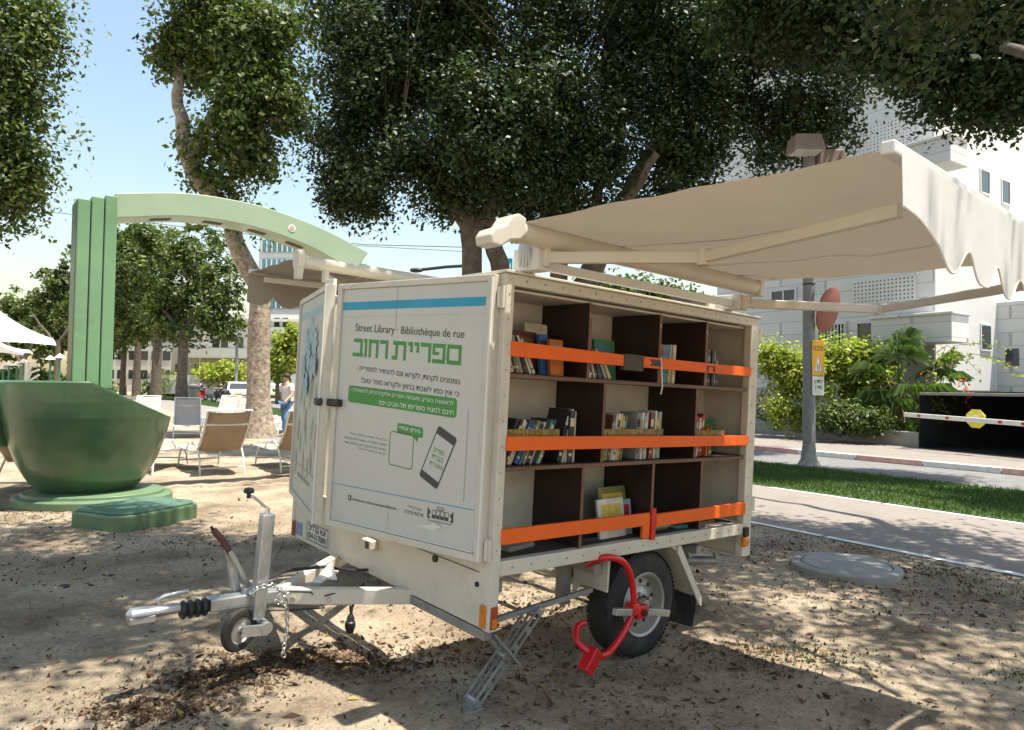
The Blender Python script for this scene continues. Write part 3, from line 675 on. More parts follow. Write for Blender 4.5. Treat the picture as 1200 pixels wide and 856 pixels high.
# drawbar
mb = tm()
mb.bar((-.52, 1.075, -.035), (.35, .42, .0), .055, .075); mb.bar((-.52, 1.085, -.035), (.35, 1.75, .0), .055, .075)
db = mb.build('drawbar', 'cream', trailer, bevel=.004)
mb = tm(); mb.bar((-.86, 1.08, -.030), (-.30, 1.08, -.035), .075, .062); mb.bar((-.50,1.045,-.033),(-.23,.86,-.033),.012,.085); mb.bar((-.50,1.115,-.033),(-.23,1.30,-.033),.012,.085)
mb.build('coupling_housing', 'steel', db, bevel=.006)
mb = tm()
for p in ((-.47,1.005,-.04),(-.32,.905,-.04)): mb.cyl(p, (p[0]-.012, p[1]-.018, p[2]), .013, n=8)
mb.cyl((-.80,1.08,-.012),(-.80,1.08,.006),.014,n=8); mb.each('housing_screw', 'chrome', db)
mb = tm(); pts = []
for i in range(17):
    x = -.990+.128*i/16; pts.append((x, 1.08, -.036))
rr = [.029+.015*abs(math.sin(PI*4*i/16)) for i in range(17)]; mb.tube(pts, rr, 20); mb.build('bellows', 'black', db, smooth=True)
mb = tm(); mb.lathe([(.012,0),(.036,.018),(.040,.06),(.034,.11),(.032,.21),(.028,.225)], lambda x, y, h: Vector((-1.215+h, 1.08+y, -.022+x*.75)), 20)
mb.box((-1.205,1.045,-.058),(-1.10,1.115,-.030)); mb.build('ball_coupling', 'steel', db, bevel=.006, smooth=True)
mb = tm(); mb.tube([(-1.075,1.08,.0),(-1.085,1.08,.028),(-1.06,1.08,.040),(-.97,1.08,.050),(-.955,1.08,.046)], [.011,.012,.012,.010,.009], 10); mb.build('coupling_handle', 'steel', db, smooth=True)
mb = tm(); mb.bar((-.70,1.135,-.02),(-.765,1.135,.215),.006,.038); mb.bar((-.645,1.11,.0),(-.765,1.11,.21),.03,.022); mb.bar((-.72,1.15,-.01),(-.765,1.15,.2),.012,.02); hb = mb.build('handbrake', 'steel', db, bevel=.003)
mb = tm(); mb.tube([(-.755,1.12,.195),(-.80,1.12,.265),(-.845,1.12,.318)], [.015,.017,.016], 12); mb.build('grip', mat('worn_brown_rubber', (.10,.04,.035), .6, var=.2), hb, smooth=True)
mb = tm(); mb.cyl((-.843,1.12,.315),(-.858,1.12,.335),.007); mb.build('release_button', 'black', hb)
# jockey mast
mb = tm(); mb.bar((-.622,1.02,.397),(-.642,1.02,-.115),.062,.062,(0,1,0)); jm = mb.build('jockey_mast', 'steel', db, bevel=.007)
mb = tm(); mb.cyl((-.622,1.02,.395),(-.621,1.02,.425),.010); mb.tube([(-.621,1.02,.422),(-.640,1.02,.437),(-.675,1.03,.470),(-.695,1.035,.485),(-.72,1.035,.485)], .007, 8); mb.build('crank', 'chrome', jm, smooth=True)
mb = tm(); mb.cyl((-.715,1.035,.478),(-.715,1.035,.505),.010); mb.lathe([(.010,.0),(.024,.004),(.026,.016),(.020,.026),(.008,.030)], lambda x,y,h: Vector((-.715+x,1.035+y,.500+h)), 20); mb.build('crank_knob', 'black', jm, smooth=True)
jc = Vector((-.735, 1.0, -.150)); ax = Vector((-.42, .905, 0)).normalized(); e1 = Vector((.905, .42, 0)).normalized()
jf = lambda x, y, h: jc+e1*x+Vector((0,0,1))*y+ax*h
mb = tm(); mb.lathe([(.062,-.016),(.075,-.020),(.096,-.016),(.102,-.006),(.102,.006),(.096,.016),(.075,.020),(.062,.016)], jf, 40, closed=True); jw = mb.build('jockey_tyre', 'rubber', jm, smooth=True)
mb = tm(); mb.lathe([(.062,-.014),(.055,-.006),(.020,-.012),(.018,-.022),(.018,.022),(.020,.012),(.055,.006),(.062,.014)], jf, 32, closed=True); mb.build('jockey_rim', 'rim', jm, smooth=True)
mb = tm(); mb.bar(jf(0,0,-.032)+Vector((-.01,0,0)), Vector((-.600,1.01,-.165))+Vector((0,-.035,0)), .010, .055); mb.bar(jf(0,0,.032), Vector((-.600,1.05,-.165)), .010, .055)
mb.cyl((-.610,.965,-.155),(-.610,1.075,-.155),.030); mb.cyl(jf(0,0,-.036),jf(0,0,.036),.010); mb.build('jockey_fork', 'steel', jm, bevel=.003)
# mast clamp on the drawbar and safety chain
mb = tm(); mb.box((-.70,1.05,-.04),(-.60,1.10,.03)); mb.cyl((-.67,1.0,.01),(-.67,1.07,.01),.014); mb.each('mast_clamp', 'steel', db, bevel=.004)
mb = tm(); cp = []
path = [(-.69,1.0,.02),(-.66,.965,.055),(-.60,.955,.06),(-.545,.965,.02),(-.52,.98,-.03),(-.505,.985,-.10),(-.50,.985,-.18),(-.505,.985,-.25),(-.515,.985,-.30),(-.495,.985,-.335)]
def resample(pts, step):
    pts = [Vector(p) for p in pts]; out = [pts[0]]; acc = 0
    for a, b in zip(pts, pts[1:]):
        Ls = (b-a).length; t = step-acc
        while t <= Ls: out.append(a.lerp(b, t/Ls)); t += step
        acc = Ls-(t-step)
    return out
def link(mb, c, d, up, ln=.030, w=.017, r=.0034):
    d = d.normalized(); s = d.cross(up).normalized(); pts = []
    for i in range(14):
        a = 2*PI*i/14; x = math.cos(a); y = math.sin(a); pts.append(c+d*((ln-w)/2*(1 if x > 0 else -1)+x*w/2)+s*(y*w/2))
    mb.tube(pts, r, 6, close=True)
pr = resample(path, .0225)
for i in range(len(pr)-1):
    d = pr[i+1]-pr[i]; up = Vector((0,1,0)) if i%2 else Vector((1,0,.2)); 
    if abs(d.normalized().dot(up)) > .9: up = Vector((0,.3,1))
    link(mb, (pr[i]+pr[i+1])/2, d, up)
for i, p in enumerate(((-.51,.975,-.01),(-.535,.965,-.045),(-.555,.96,.0),(-.57,.96,-.03))): link(mb, Vector(p), Vector((1,.2,(-1)**i*.8)), Vector((0,1,0)))
mb.build('safety_chain', 'chrome', db, smooth=True)
mb = tm(); mb.tube([(-.50,1.0,.0),(-.40,.95,-.005),(-.33,.93,-.09),(-.45,1.0,-.10),(-.58,1.02,-.085),(-.66,1.03,-.06)], .005, 8); mb.tube([(-.60,1.1,.04),(-.45,1.13,.07),(-.25,1.14,.06),(-.10,1.1,.03),(.0,1.1,.02)], .009, 8)
mb.tube([(-.35,.90,-.02),(-.28,.87,.0),(-.22,.87,-.07),(-.20,.9,-.12)], .004, 8); mb.each('brake_cable', 'black', db, smooth=True)
mb = tm(); mb.tube([(-.02,1.1,-.05),(-.07,1.08,-.11),(-.095,1.08,-.17),(-.098,1.08,-.22)], .009, 8); mb.build('plug_cable', 'black', db, smooth=True)
mb = tm(); mb.lathe([(.012,.0),(.020,.012),(.022,.035),(.028,.04),(.030,.062),(.024,.085),(.018,.10)], lambda x,y,h: Vector((-.098+x,1.08+y,-.205-h)), 16); mb.build('connector_plug', 'black', db, smooth=True)
mb = tm(); mb.add([(-.30,1.14,.0),(-.20,1.06,.0),(-.20,1.16,.0),(-.22,1.10,.10)], [(0,1,2),(0,1,3),(1,2,3),(2,0,3)]); mb.bar((-.34,1.02,.022),(-.17,1.16,.022),.05,.012); mb.each('cable_bracket', 'whitebar', db, bevel=.003)

# ------------------------------------------------------------------ awnings
def awning(side):
    """side +1: over the shelves facing us; -1: the far one. local map a=out distance, x along"""
    if side > 0:
        Y = lambda d: -.12-d; zr = 1.757; ext = 1.50; zf = 1.792; x0, x1 = -.03, 1.88; vz = 1.50
    else:
        Y = lambda d: W_+.13+d; zr = 1.885; ext = 1.10; zf = 1.925; x0, x1 = .05, 1.95; vz = 1.66
    aw = tm()
    aw.cyl((x0-.03, Y(0), zr), (x1-.07, Y(0), zr), .046, n=28); r = aw.build('awning', 'alu', trailer, smooth=True)
    r['label'] = 'sand coloured awning opened over the book shelves' if side > 0 else 'far awning opened on the other side of the trailer'
    aw = tm()
    prof = [(-.055,-.03),(-.06,.03),(-.03,.06),(.02,.062),(.05,.03),(.05,-.02),(.02,-.055),(.02,-.10),(-.03,-.10),(-.04,-.05)]
    if side > 0: aw.prism([(.06,.052),(.02,.066),(-.02,.05),(-.05,.005),(-.11,-.02),(-.13,-.05),(-.12,-.085),(-.07,-.09),(-.02,-.055),(.03,-.045),(.06,-.02)], lambda a, b, t: Vector((x0-.08+a, Y(t), zr+b)), -.055, .055)
    else: aw.prism(prof, lambda a, b, t: Vector((x0-.03+t, Y(a), zr+b*1.3)), -.05, .0)
    aw.cyl((x0-.035, Y(0), zr), (x0-.012, Y(0), zr), .052, n=28); aw.box((x1-.07, min(Y(-.05),Y(.05)), zr-.055), (x1-.02, max(Y(-.05),Y(.05)), zr+.055)); aw.each('cassette_cap', 'alu', r, bevel=.008)
    def cloth(u, v):
        x = x0+(x1-x0)*u; d = ext*v; z = zr+.045+(zf-.010-zr-.045)*v
        z += -.028*math.sin(PI*v)*math.sin(PI*u)**.5+.006*math.sin(9*u+5*v)*math.sin(PI*v)+.004*math.sin(23*v+4*u)*math.sin(PI*v)+.006*MN.noise(Vector((u*5, v*9, side)))*(.3+v)+.003*MN.noise(Vector((u*14, v*30, side)))
        return Vector((x, Y(d), z))
    aw = tm(); aw.grid(cloth, 40, 36); aw.build('fabric', 'canvas', r, smooth=True)
    for su in (.33, .66):
        aw = tm(); aw.grid(lambda u, v: cloth(su-.004+.008*u, v)+Vector((0,0,-.0015)), 1, 36); aw.build('seam', 'alu', r)
    aw = tm(); a, b = sorted((Y(ext-.02), Y(ext+.035))); aw.box((x0-.008, a+.012, zf-.022), (x1+.008, b-.004, zf+.016)); aw.build('front_bar', 'whitebar', r, bevel=.006)
    # scalloped valance
    pts_n = 260
    def bottom(x):
        t = (x-x0)
        if t < .37: return float(np.interp(t, [0,.08,.18,.25,.30,.34,.37], [1.625,1.61,1.588,1.562,1.53,1.508,1.502]))
        return 1.502+.085*(.5-.5*math.cos(2*PI*(t-.37)/.27))**1.6-.03*min(t-.37, 1)
    def val(u, v):
        x = x0+(x1-x0)*u; zt = zf-.02; zb = bottom(x) if side > 0 else vz+.08-.09*abs(math.sin(PI*(x-x0+.05)/.27))**.6
        z = zt+(zb-zt)*v; s = 1 if side > 0 else -1
        return Vector((x, Y(ext+.038+(.004*math.sin(x*11+.6)+.0015*math.sin(x*31))*v+.008*v), z))
    aw = tm(); aw.grid(val, pts_n, 10); va = aw.build('valance', 'valance' if side > 0 else 'canvas', r, smooth=True)
    aw = tm(); aw.tube([val(i/pts_n, 1) for i in range(pts_n+1)], .0035, 6); aw.build('valance_piping', 'whitebar', va, smooth=True)
    # folding arms
    if side > 0: arms = (((.13,-.11,1.675),(.49,-.69,1.672),(.26,-1.545,1.690)), ((1.74,-.10,1.655),(2.315,-.65,1.655),(1.90,-1.52,1.690)))
    else: arms = (((.20,Y(0),1.80),(.62,Y(.45),1.80),(.15,Y(1.05),1.86)), ((1.75,Y(0),1.80),(1.35,Y(.45),1.80),(1.70,Y(1.05),1.86)))
    for p, e, q in arms:
        aw = tm(); aw.bar(p, e, .035, .052); aw.bar(e, q, .032, .046); am = aw.build('folding_arm', 'alu', r, bevel=.006)
        aw = tm(); E_ = Vector(e); aw.cyl(E_-Vector((0,0,.034)), E_+Vector((0,0,.034)), .030, n=20); P_ = Vector(p); aw.cyl(P_-Vector((0,0,.04)), P_+Vector((0,0,.045)), .026); aw.each('arm_joint', 'alu', am, smooth=True)
    for p, e, q in arms:
        aw = tm(); P_ = Vector(p); aw.box((P_.x-(.05 if side > 0 else .0), min(P_.y, (0 if side > 0 else W_)), H_+.016), (P_.x+.03, max(P_.y, (.06 if side > 0 else W_-.06)), P_.z+(.05 if side > 0 else -.02))); aw.build('arm_bracket', 'whitebar', r, bevel=.006)
    # torsion bar and hanging hook
    aw = tm(); aw.box((x0+.15, min(Y(-.09),Y(-.05)), H_+.03), (x1-.1, max(Y(-.09),Y(-.05)), H_+.07)); aw.build('torsion_bar', 'whitebar', r, bevel=.003)
    aw = tm(); aw.tube([(x1-.12,Y(.02),zr-.05),(x1-.12,Y(.02),zr-.10),(x1-.10,Y(.02),zr-.13),(x1-.08,Y(.02),zr-.11)], .006, 8); aw.build('crank_eye', 'steel', r)
    return r
awning(1); awning(-1)
# cooling fins of the arm shoulder (curved grey cover at the near end)
mb = tm(); 
for k in range(6): mb.tube([(.055+.008*k, -.02-.012*k, 1.63+.13*t_) for t_ in (0,.25,.5,.75,1)], [.004,.009,.011,.009,.004], 8)
mb.each('shoulder_cover', 'steel', trailer, smooth=True)
mb = tm(); mb.box((1.45,.06,H_+.02),(1.60,.20,H_+.10)); mb.build('motor_box', 'tape', trailer, bevel=.008)
mb = tm(); mb.box((1.62,.05,H_+.02),(1.72,.18,H_+.08)); mb.build('junction_box', 'whitebar', trailer, bevel=.008)

# ------------------------------------------------------------------ red wheel clamp (rests on the wheel: its own thing)
clamp = thing('wheel_clamp', 'red steel wheel clamp locked around the trailer wheel', 'wheel clamp', mw=TR@Matrix.Translation((.80, -.04, -.36)))
CB = Matrix.Translation(Vector((-.80, .04, .36)))
cpts = [(.72,.10,.19),(.70,.02,.235),(.735,-.035,.255),(.83,-.045,.222),(.895,-.045,.14),(.928,-.045,.02),(.922,-.045,-.052),(.865,-.045,-.135),(.770,-.045,-.212),(.690,-.045,-.226),(.63,-.03,-.205),(.595,.02,-.160),(.615,.06,-.125),(.655,.08,-.105),(.70,.085,-.10)]
mb = MB(CB); mb.tube(curve(cpts), .0175, 16); mb.build('clamp_arm', 'red', clamp, smooth=True)
mb = MB(CB); mb.bar((.66,-.04,-.19),(.580,-.045,-.280),.062,.066); mb.box((.94,-.070,-.085),(1.02,-.008,-.018)); mb.box((.90,-.070,-.06),(.95,-.01,.0)); mb.each('lock_body', 'red', clamp, bevel=.005)
mb = MB(CB); mb.bar((.775,-.05,-.02),(.90,-.05,-.042),.030,.036); mb.bar((1.03,-.05,-.06),(1.215,-.05,-.10),.030,.036); mb.each('cross_bar', 'steel', clamp, bevel=.003)
mb = MB(CB); mb.cyl((.985,-.08,-.055),(.985,-.074,-.055),.018); mb.build('lock_cylinder', 'black', clamp)

# ------------------------------------------------------------------ books (each its own thing)
BC = {'black': (.02,.02,.022), 'white': (.62,.60,.54), 'cream': (.55,.48,.34), 'red': (.42,.03,.03), 'dark red': (.20,.02,.02), 'navy': (.03,.05,.13), 'blue': (.05,.14,.36), 'teal': (.05,.20,.24),
      'green': (.04,.20,.10), 'olive': (.20,.19,.06), 'yellow': (.60,.42,.06), 'orange': (.60,.18,.03), 'brown': (.16,.08,.04), 'grey': (.28,.28,.28), 'maroon': (.12,.02,.03), 'pale blue': (.28,.38,.45)}
for k, c in BC.items(): M['book_'+k] = mat('book_cover_'+k.replace(' ', '_'), c, .45, var=.15, scale=25)
M['pages'] = mat('book_pages', (.56, .52, .42), .9, var=.1, scale=90)
ORD = 'first second third fourth fifth sixth seventh eighth ninth tenth eleventh twelfth thirteenth fourteenth fifteenth sixteenth seventeenth eighteenth nineteenth twentieth'.split()
def book(mw, w, d, h, col, label, group, band=None, cover=False):
    """w thickness (x), d depth (y), h height (z); spine at y=0"""
    t = thing('book', label, 'book', mw=mw, group=group)
    c = .0022
    mb = MB(); mb.box((-w/2, 0, 0), (-w/2+c, d, h)); mb.box((w/2-c, 0, 0), (w/2, d, h)); mb.box((-w/2+c, 0, 0), (w/2-c, c, h)); mb.build('cover', 'book_'+col, t)
    mb = MB(); mb.box((-w/2+c+.0003, c+.0003, .003), (w/2-c-.0003, d-.004, h-.003)); mb.build('pages', 'pages', t)
    if band:
        mb = MB()
        if cover:
            mb.box((w/2, d*.12, h*.52), (w/2+.0005, d*.88, h*.86))
        else:
            mb.box((-w*.40, -.0005, h*.70), (w*.40, 0, h*.86)); mb.box((-w*.3, -.0005, h*.12), (w*.3, 0, h*.18))
        mb.each('title_block', 'book_'+band, t)
    return t
ROWZ = {1: 1.1535, 2: .7295, 3: .307}; ROWN = {1: 'top', 2: 'middle', 3: 'bottom'}
def bookrow(row, bay, x, specs, lean=0):
    """specs: (colour, thickness, height, band); lean deg, + = tops to the right"""
    rowname = ROWN[row]; z0 = ROWZ[row]
    for i, sp in enumerate(specs):
        col, w, h, band = sp[:4]; ln = sp[4] if len(sp) > 4 else lean
        a = rad(ln); eff = w/max(.3, math.cos(a))
        d = random.uniform(.12, .15); y = .050+random.uniform(0, .02)
        piv = Matrix.Translation((x+eff/2, y, z0+w/2*abs(math.sin(a))+.0006))@Matrix.Rotation(a, 4, 'Y')
        word = 'thin' if w < .016 else ('thick' if w > .028 else 'slim')
        pose = 'leaning' if abs(ln) > 6 else 'upright'
        if band is None and w > .012 and random.random() < .6: band = random.choice(('cream', 'white', 'red', 'yellow', 'black', 'pale blue'))
        if band == col: band = 'cream'
        book(TR@piv, w, d, h*1.13, col, f'{word} {col} {pose} book, {ORD[i]} from the left on the {rowname} shelf, {bay} bay', f'books on the {rowname} shelf', band)
        x += eff+.0012+(random.random() < .15)*.006
    return x
def faced(row, x, y, w, h, th, col, band, tilt, yaw, label, z=None):
    """book turned with its cover to us, leaning back"""
    z0 = ROWZ[row] if z is None else z
    mw = TR@Matrix.Translation((x, y, z0+.003))@Matrix.Rotation(rad(-90+yaw), 4, 'Z')@Matrix.Rotation(rad(tilt), 4, 'Y')
    return book(mw, th, w, h, col, label, f'books on the {ROWN[row]} shelf', band, True)
B, W, N = 'black', 'white', 'navy'
bookrow(1, 'leftmost', .075, [('grey',.022,.165,B),('cream',.020,.16,'brown'),(B,.014,.165,None),('olive',.02,.17,W),('grey',.018,.165,None),(B,.022,.16,'red'),(W,.010,.175,None,-28),('cream',.016,.16,None,-30)], -22)
faced(1, .22, .20, .17, .215, .018, 'maroon', 'brown', -8, 0, 'maroon picture book facing out behind leaning books on the top left shelf')
faced(1, .37, .16, .06, .205, .02, 'blue', 'navy', -8, 0, 'narrow blue book facing out beside the tall cream book, top shelf')
faced(1, .40, .12, .09, .18, .02, 'orange', 'pale blue', -6, 0, 'small orange book facing out in front of the tall cream book, top shelf')
faced(1, .34, .24, .155, .262, .012, 'cream', 'white', -5, 0, 'tall cream book facing out at the end of the top left bay')
bookrow(1, 'second', .60, [('brown',.014,.12,None),(W,.012,.135,None),(B,.02,.13,W),('cream',.012,.13,None),(B,.022,.12,'grey'),(N,.02,.125,None),(B,.02,.12,'green'),('white',.01,.15,None,-30),('cream',.016,.12,None,-32),('olive',.018,.12,None,-32)], -20)
faced(1, .80, .19, .165, .215, .014, 'green', 'teal', -7, 0, 'green illustrated book facing out in the second bay of the top shelf')
bookrow(1, 'third', 1.142, [('cream',.008,.205,None),('red',.050,.19,'dark red'),('teal',.060,.19,'blue'),('yellow',.012,.13,None),(W,.012,.195,None),('cream',.026,.195,None)], 1)
bookrow(1, 'fourth', 1.578, [('orange',.022,.185,B),('brown',.020,.185,'cream'),('cream',.014,.18,None),(B,.026,.185,'grey'),(W,.016,.19,None),(B,.030,.19,'navy'),('grey',.016,.19,W),('black',.018,.16,None)], -1)
mb = bookrow(2, 'left', .068, [(B,.020,.20,None),('maroon',.014,.20,W),(W,.014,.20,None),('cream',.010,.19,None),(N,.026,.19,'pale blue'),('blue',.010,.18,None),('olive',.018,.195,None),(B,.026,.18,'cream'),(W,.008,.19,None),(B,.018,.20,None),('green',.010,.2,None),('cream',.016,.18,None),(N,.016,.20,W)], 24)
bookrow(2, 'left', .43, [(B,.028,.235,W,14),('cream',.012,.19,None,12),(W,.008,.235,None,8),(B,.034,.225,None,2),(W,.012,.225,None,0),('cream',.012,.225,None,0)], 4)
faced(2, .80, .30, .19, .225, .012, 'dark red', 'maroon', -4, 0, 'dark red wide book facing out at the left of the middle shelf, centre bay')
bookrow(2, 'centre', .745, [('olive',.02,.12,None),('grey',.02,.11,B),('brown',.016,.21,None),('cream',.012,.215,None),(W,.018,.22,None),('cream',.010,.22,None),(W,.014,.215,'grey'),('yellow',.008,.21,None),(B,.024,.215,None),('olive',.010,.21,None)], 9)
bookrow(2, 'centre', 1.02, [('grey',.022,.225,B),(W,.014,.225,None),(B,.010,.2,None),('pale blue',.020,.21,None),(W,.010,.225,None),('dark red',.028,.225,'cream'),('green',.012,.215,None),('white',.012,.235,None),('olive',.022,.225,'yellow'),('pale blue',.024,.23,'grey')], 2)
bookrow(2, 'right', 1.508, [('red',.030,.21,'dark red'),('red',.022,.21,None),(W,.010,.205,None),('dark red',.024,.21,'cream'),('red',.018,.225,None)], 7)
faced(2, 1.80, .22, .20, .21, .016, 'green', 'olive', -6, 0, 'dark green illustrated book facing out at the right of the middle shelf')
bookrow(2, 'right', 1.66, [('orange',.016,.15,None),('brown',.02,.15,None),(B,.03,.15,W)], 3)
faced(3, .87, .14, .235, .26, .014, 'olive', 'yellow', -13, 3, 'large olive and yellow album leaning in the bottom shelf')
faced(3, .80, .10, .22, .205, .014, 'white', 'yellow', -10, 3, 'white and yellow picture book leaning in front of the olive album')
faced(3, .95, .12, .14, .19, .012, 'pale blue', 'red', -8, 2, 'pale book with pink print behind the centre tab, bottom shelf')
def flatbook(x, y, z, w, d, th, col, yaw, label):
    mw = TR@Matrix.Translation((x, y, z))@Matrix.Rotation(rad(yaw), 4, 'Z')@Matrix.Rotation(rad(90), 4, 'Y')
    book(mw, th, d, w, col, label, 'books on the bottom shelf', None)
for i, (x, y, w, d, th, col, yaw, lb) in enumerate((
    (.20,.12,.20,.14,.022,'grey',12,'grey book lying flat in the bottom left bay'),
    (.62,.11,.16,.13,.018,'black',-8,'black book lying flat beside the white picture book, bottom shelf'),
    (1.20,.11,.22,.15,.016,'olive',5,'olive book lying flat in the third bay of the bottom shelf'),
    (1.45,.10,.10,.14,.020,'teal',-10,'teal book lying flat near the third divider of the bottom shelf'),
    (1.64,.09,.22,.15,.018,'brown',4,'brown magazine lying lowest of the pile at the bottom right'),)):
    flatbook(x, y, .307+th/2, w, d, th, col, yaw, lb)
flatbook(1.66, .10, .325+.009+.0005, .20, .14, .016, 'white', 14, 'white magazine lying on top of the pile at the bottom right')
flatbook(1.22, .12, .323+.007+.0005, .18, .13, .012, 'pale blue', -6, 'pale blue magazine lying on the olive book, bottom shelf')
bookrow(3, 'leftmost', .068, [('yellow',.008,.13,None,-14),('brown',.008,.12,None,-14)], -14)

# ================================================================== SETTING
SD = Vector((-.56, .83, 0)).normalized(); SN = Vector((.83, .56, 0)).normalized()
def sn(s, n, z=0.): return SD*s+SN*n+Vector((0, 0, z))
def structure(mb, name, m, **k): return tag(mb.build(name, m, **k), kind='structure')
from mathutils import noise as MN
def gz(x, y):
    if abs(x) > 9 or y > 16 or y < -3: return 0.
    f = min(1, (9-abs(x))/2, (16-y)/3, (y+3)/2)
    n_ = x*SN.x+y*SN.y; f *= min(1, max(0, (6.1-n_)/.6))
    return f*(.035*MN.noise((x*.9, y*.9, 3))+.018*MN.noise((x*3.1, y*3.1, 0))+.010*MN.noise((x*7, y*7, 1))+.006*MN.noise((x*16, y*16, 5)))-.012*f
mb = MB()
mb.grid(lambda u, v: Vector((-9+18*u, -3+19*v, gz(-9+18*u, -3+19*v))), 260, 270)
mb.add([(-400,-60,0),(400,-60,0),(400,-3,0),(-400,-3,0),(-400,-3,0),(-9,-3,0),(-9,16,0),(-400,16,0),(9,-3,0),(400,-3,0),(400,16,0),(9,16,0),(-400,16,0),(400,16,0),(400,700,0),(-400,700,0)], [(0,1,2,3),(4,5,6,7),(8,9,10,11),(12,13,14,15)])
structure(mb, 'ground', 'sand', smooth=True)
def strip(name, m, n0, n1, s0, s1, z, seg=1):
    mb = MB(); mb.add([sn(s0, n0, z), sn(s1, n0, z), sn(s1, n1, z), sn(s0, n1, z)], [(0,1,2,3)]); return structure(mb, name, m)
# footpath: straight near us, its near side widens further along
mb = MB(); ed = [(-12,6.43),(9,6.43),(13,5.9),(17,5.2),(24,4.8),(45,6.0),(80,6.6)]
vs = [sn(a, b, .004) for a, b in ed]+[sn(a, 9.1, .004) for a, b in ed]; k = len(ed)
mb.add(vs, [(i, i+1, k+i+1, k+i) for i in range(k-1)]); structure(mb, 'footpath', 'paving')
for a, b in ((6.43, 6.52), (9.0, 9.09)):
    mb = MB(); s = -12
    while s < 30:
        ln = random.uniform(1.6, 3.2); e = min(s+ln, 30)
        mb.add([sn(s,a,.008), sn(e,a,.008), sn(e,b,.008), sn(s,b,.008)], [(0,1,2,3)]); s = e+random.choice((.02,.05,.5))
    structure(mb, 'footpath_edge_line', 'paint')
strip('grass_verge', 'grass_base', 9.12, 12.0, -12, 95, .012)
mb = MB(); mb.add([sn(-12,12.0,.006), sn(200,12.0,.006), sn(200,16.5,.006), sn(20,16.5,.006), sn(20,14.3,.006), sn(-12,14.3,.006)], [(0,1,2,3,4,5)]); structure(mb, 'road', 'asphalt')
mb = MB()
for i in range(24):
    s0 = -12+i*1.35; P = [sn(s0,14.3,.0), sn(s0+1.34,14.3,.0), sn(s0+1.34,14.46,.0), sn(s0,14.46,.0)]
for colr, off in (('redkerb', 0), ('paint', 1)):
    mb = MB()
    for i in range(off, 24, 2):
        s0 = -12+i*1.35; s1 = s0+1.34
        q = [sn(s0,14.3), sn(s1,14.3), sn(s1,14.46), sn(s0,14.46)]; mb.add(q+[p+Vector((0,0,.12)) for p in q], [(0,3,2,1),(4,5,6,7),(0,1,5,4),(1,2,6,5),(2,3,7,6),(3,0,4,7)])
    structure(mb, 'kerb', colr, bevel=.015)
mb = MB(); q = [sn(-12,14.46), sn(20.4,14.46), sn(20.4,24), sn(-12,24)]; mb.add(q+[p+Vector((0,0,.115)) for p in q], [(4,5,6,7),(0,1,5,4),(1,2,6,5)]); structure(mb, 'pavement', 'paving')
strip('far_pavement', 'paving', 16.5, 24, 20.5, 200, .03)

# grass blades on the verge (stuff)
def blades(name, n, sfun, h, m, kind='stuff', lab=None):
    P = np.array([sfun() for _ in range(n)]); a = RNG.random(n)*2*PI; hh = h*(.4+.9*RNG.random(n)); w = .004+.006*RNG.random(n)
    V = np.zeros((n, 3, 3)); dx = np.stack([np.cos(a), np.sin(a), 0*a], 1); ln = RNG.normal(size=(n, 2))*hh[:, None]*.4
    V[:, 0] = P-dx*w[:, None]; V[:, 1] = P+dx*w[:, None]; V[:, 2] = P; V[:, 2, 2] += hh; V[:, 2, :2] += ln
    me = bpy.data.meshes.new(name); me.vertices.add(3*n); me.vertices.foreach_set('co', V.reshape(-1).astype(np.float32)); me.loops.add(3*n); me.loops.foreach_set('vertex_index', np.arange(3*n, dtype=np.int32))
    me.polygons.add(n); me.polygons.foreach_set('loop_start', (np.arange(n)*3).astype(np.int32)); me.update(calc_edges=True)
    me.materials.append(M[m]); o = bpy.data.objects.new(name, me); COL.objects.link(o); o['kind'] = kind; 
    o['label'] = lab; o['category'] = 'grass'; return o
def gp():
    s = random.uniform(-9, 28) if random.random() < .8 else random.uniform(28, 75); p = sn(s, random.uniform(9.13, 12.0)); return (p.x, p.y, .012)
blades('grass', 150000, gp, .055, 'grass', lab='short green grass on the verge between the footpath and the road')
TUFT = gnd(948, 768)
def tp():
    if random.random() < .5: c = TUFT; r = .13
    else: c = random.choice(TUFTS); r = .09
    x = random.gauss(c.x, r*1.3); y = random.gauss(c.y, r); return (x, y, gz(x, y)-.002)
TUFTS = [gnd(1192, 790), gnd(1165, 692), gnd(1100, 672)]
blades('weeds', 480, tp, .022, 'grass', lab='sparse weeds growing in the packed sand')
# dead leaves on the sand (stuff)
def litter(name, n, size, m, lab, fn):
    P = np.array([fn() for _ in range(n)]); Nn = RNG.normal(size=(n, 3))*.6+np.array([0, 0, 1]); Nn /= np.linalg.norm(Nn, axis=1)[:, None]
    o = quads(name, P, Nn, size, m, None, .38, .5); o['kind'] = 'stuff'; o['label'] = lab; o['category'] = 'leaves'; return o
PATCH = [(gnd(640,720),.4),(gnd(700,715),.35),(gnd(560,765),.3),(gnd(230,800),.13),(gnd(270,788),.12),(gnd(310,775),.11),(gnd(345,768),.12),(gnd(200,825),.12),(gnd(390,765),.12),(gnd(430,775),.13),(gnd(150,840),.15),(gnd(230,630),.5),(gnd(120,650),.8),(gnd(900,640),.4),(gnd(1000,700),.6),(gnd(1120,700),.7),(gnd(700,800),.4),(gnd(60,600),.5),(gnd(960,625),.5),(gnd(1100,665),.4),(gnd(880,760),.2)]
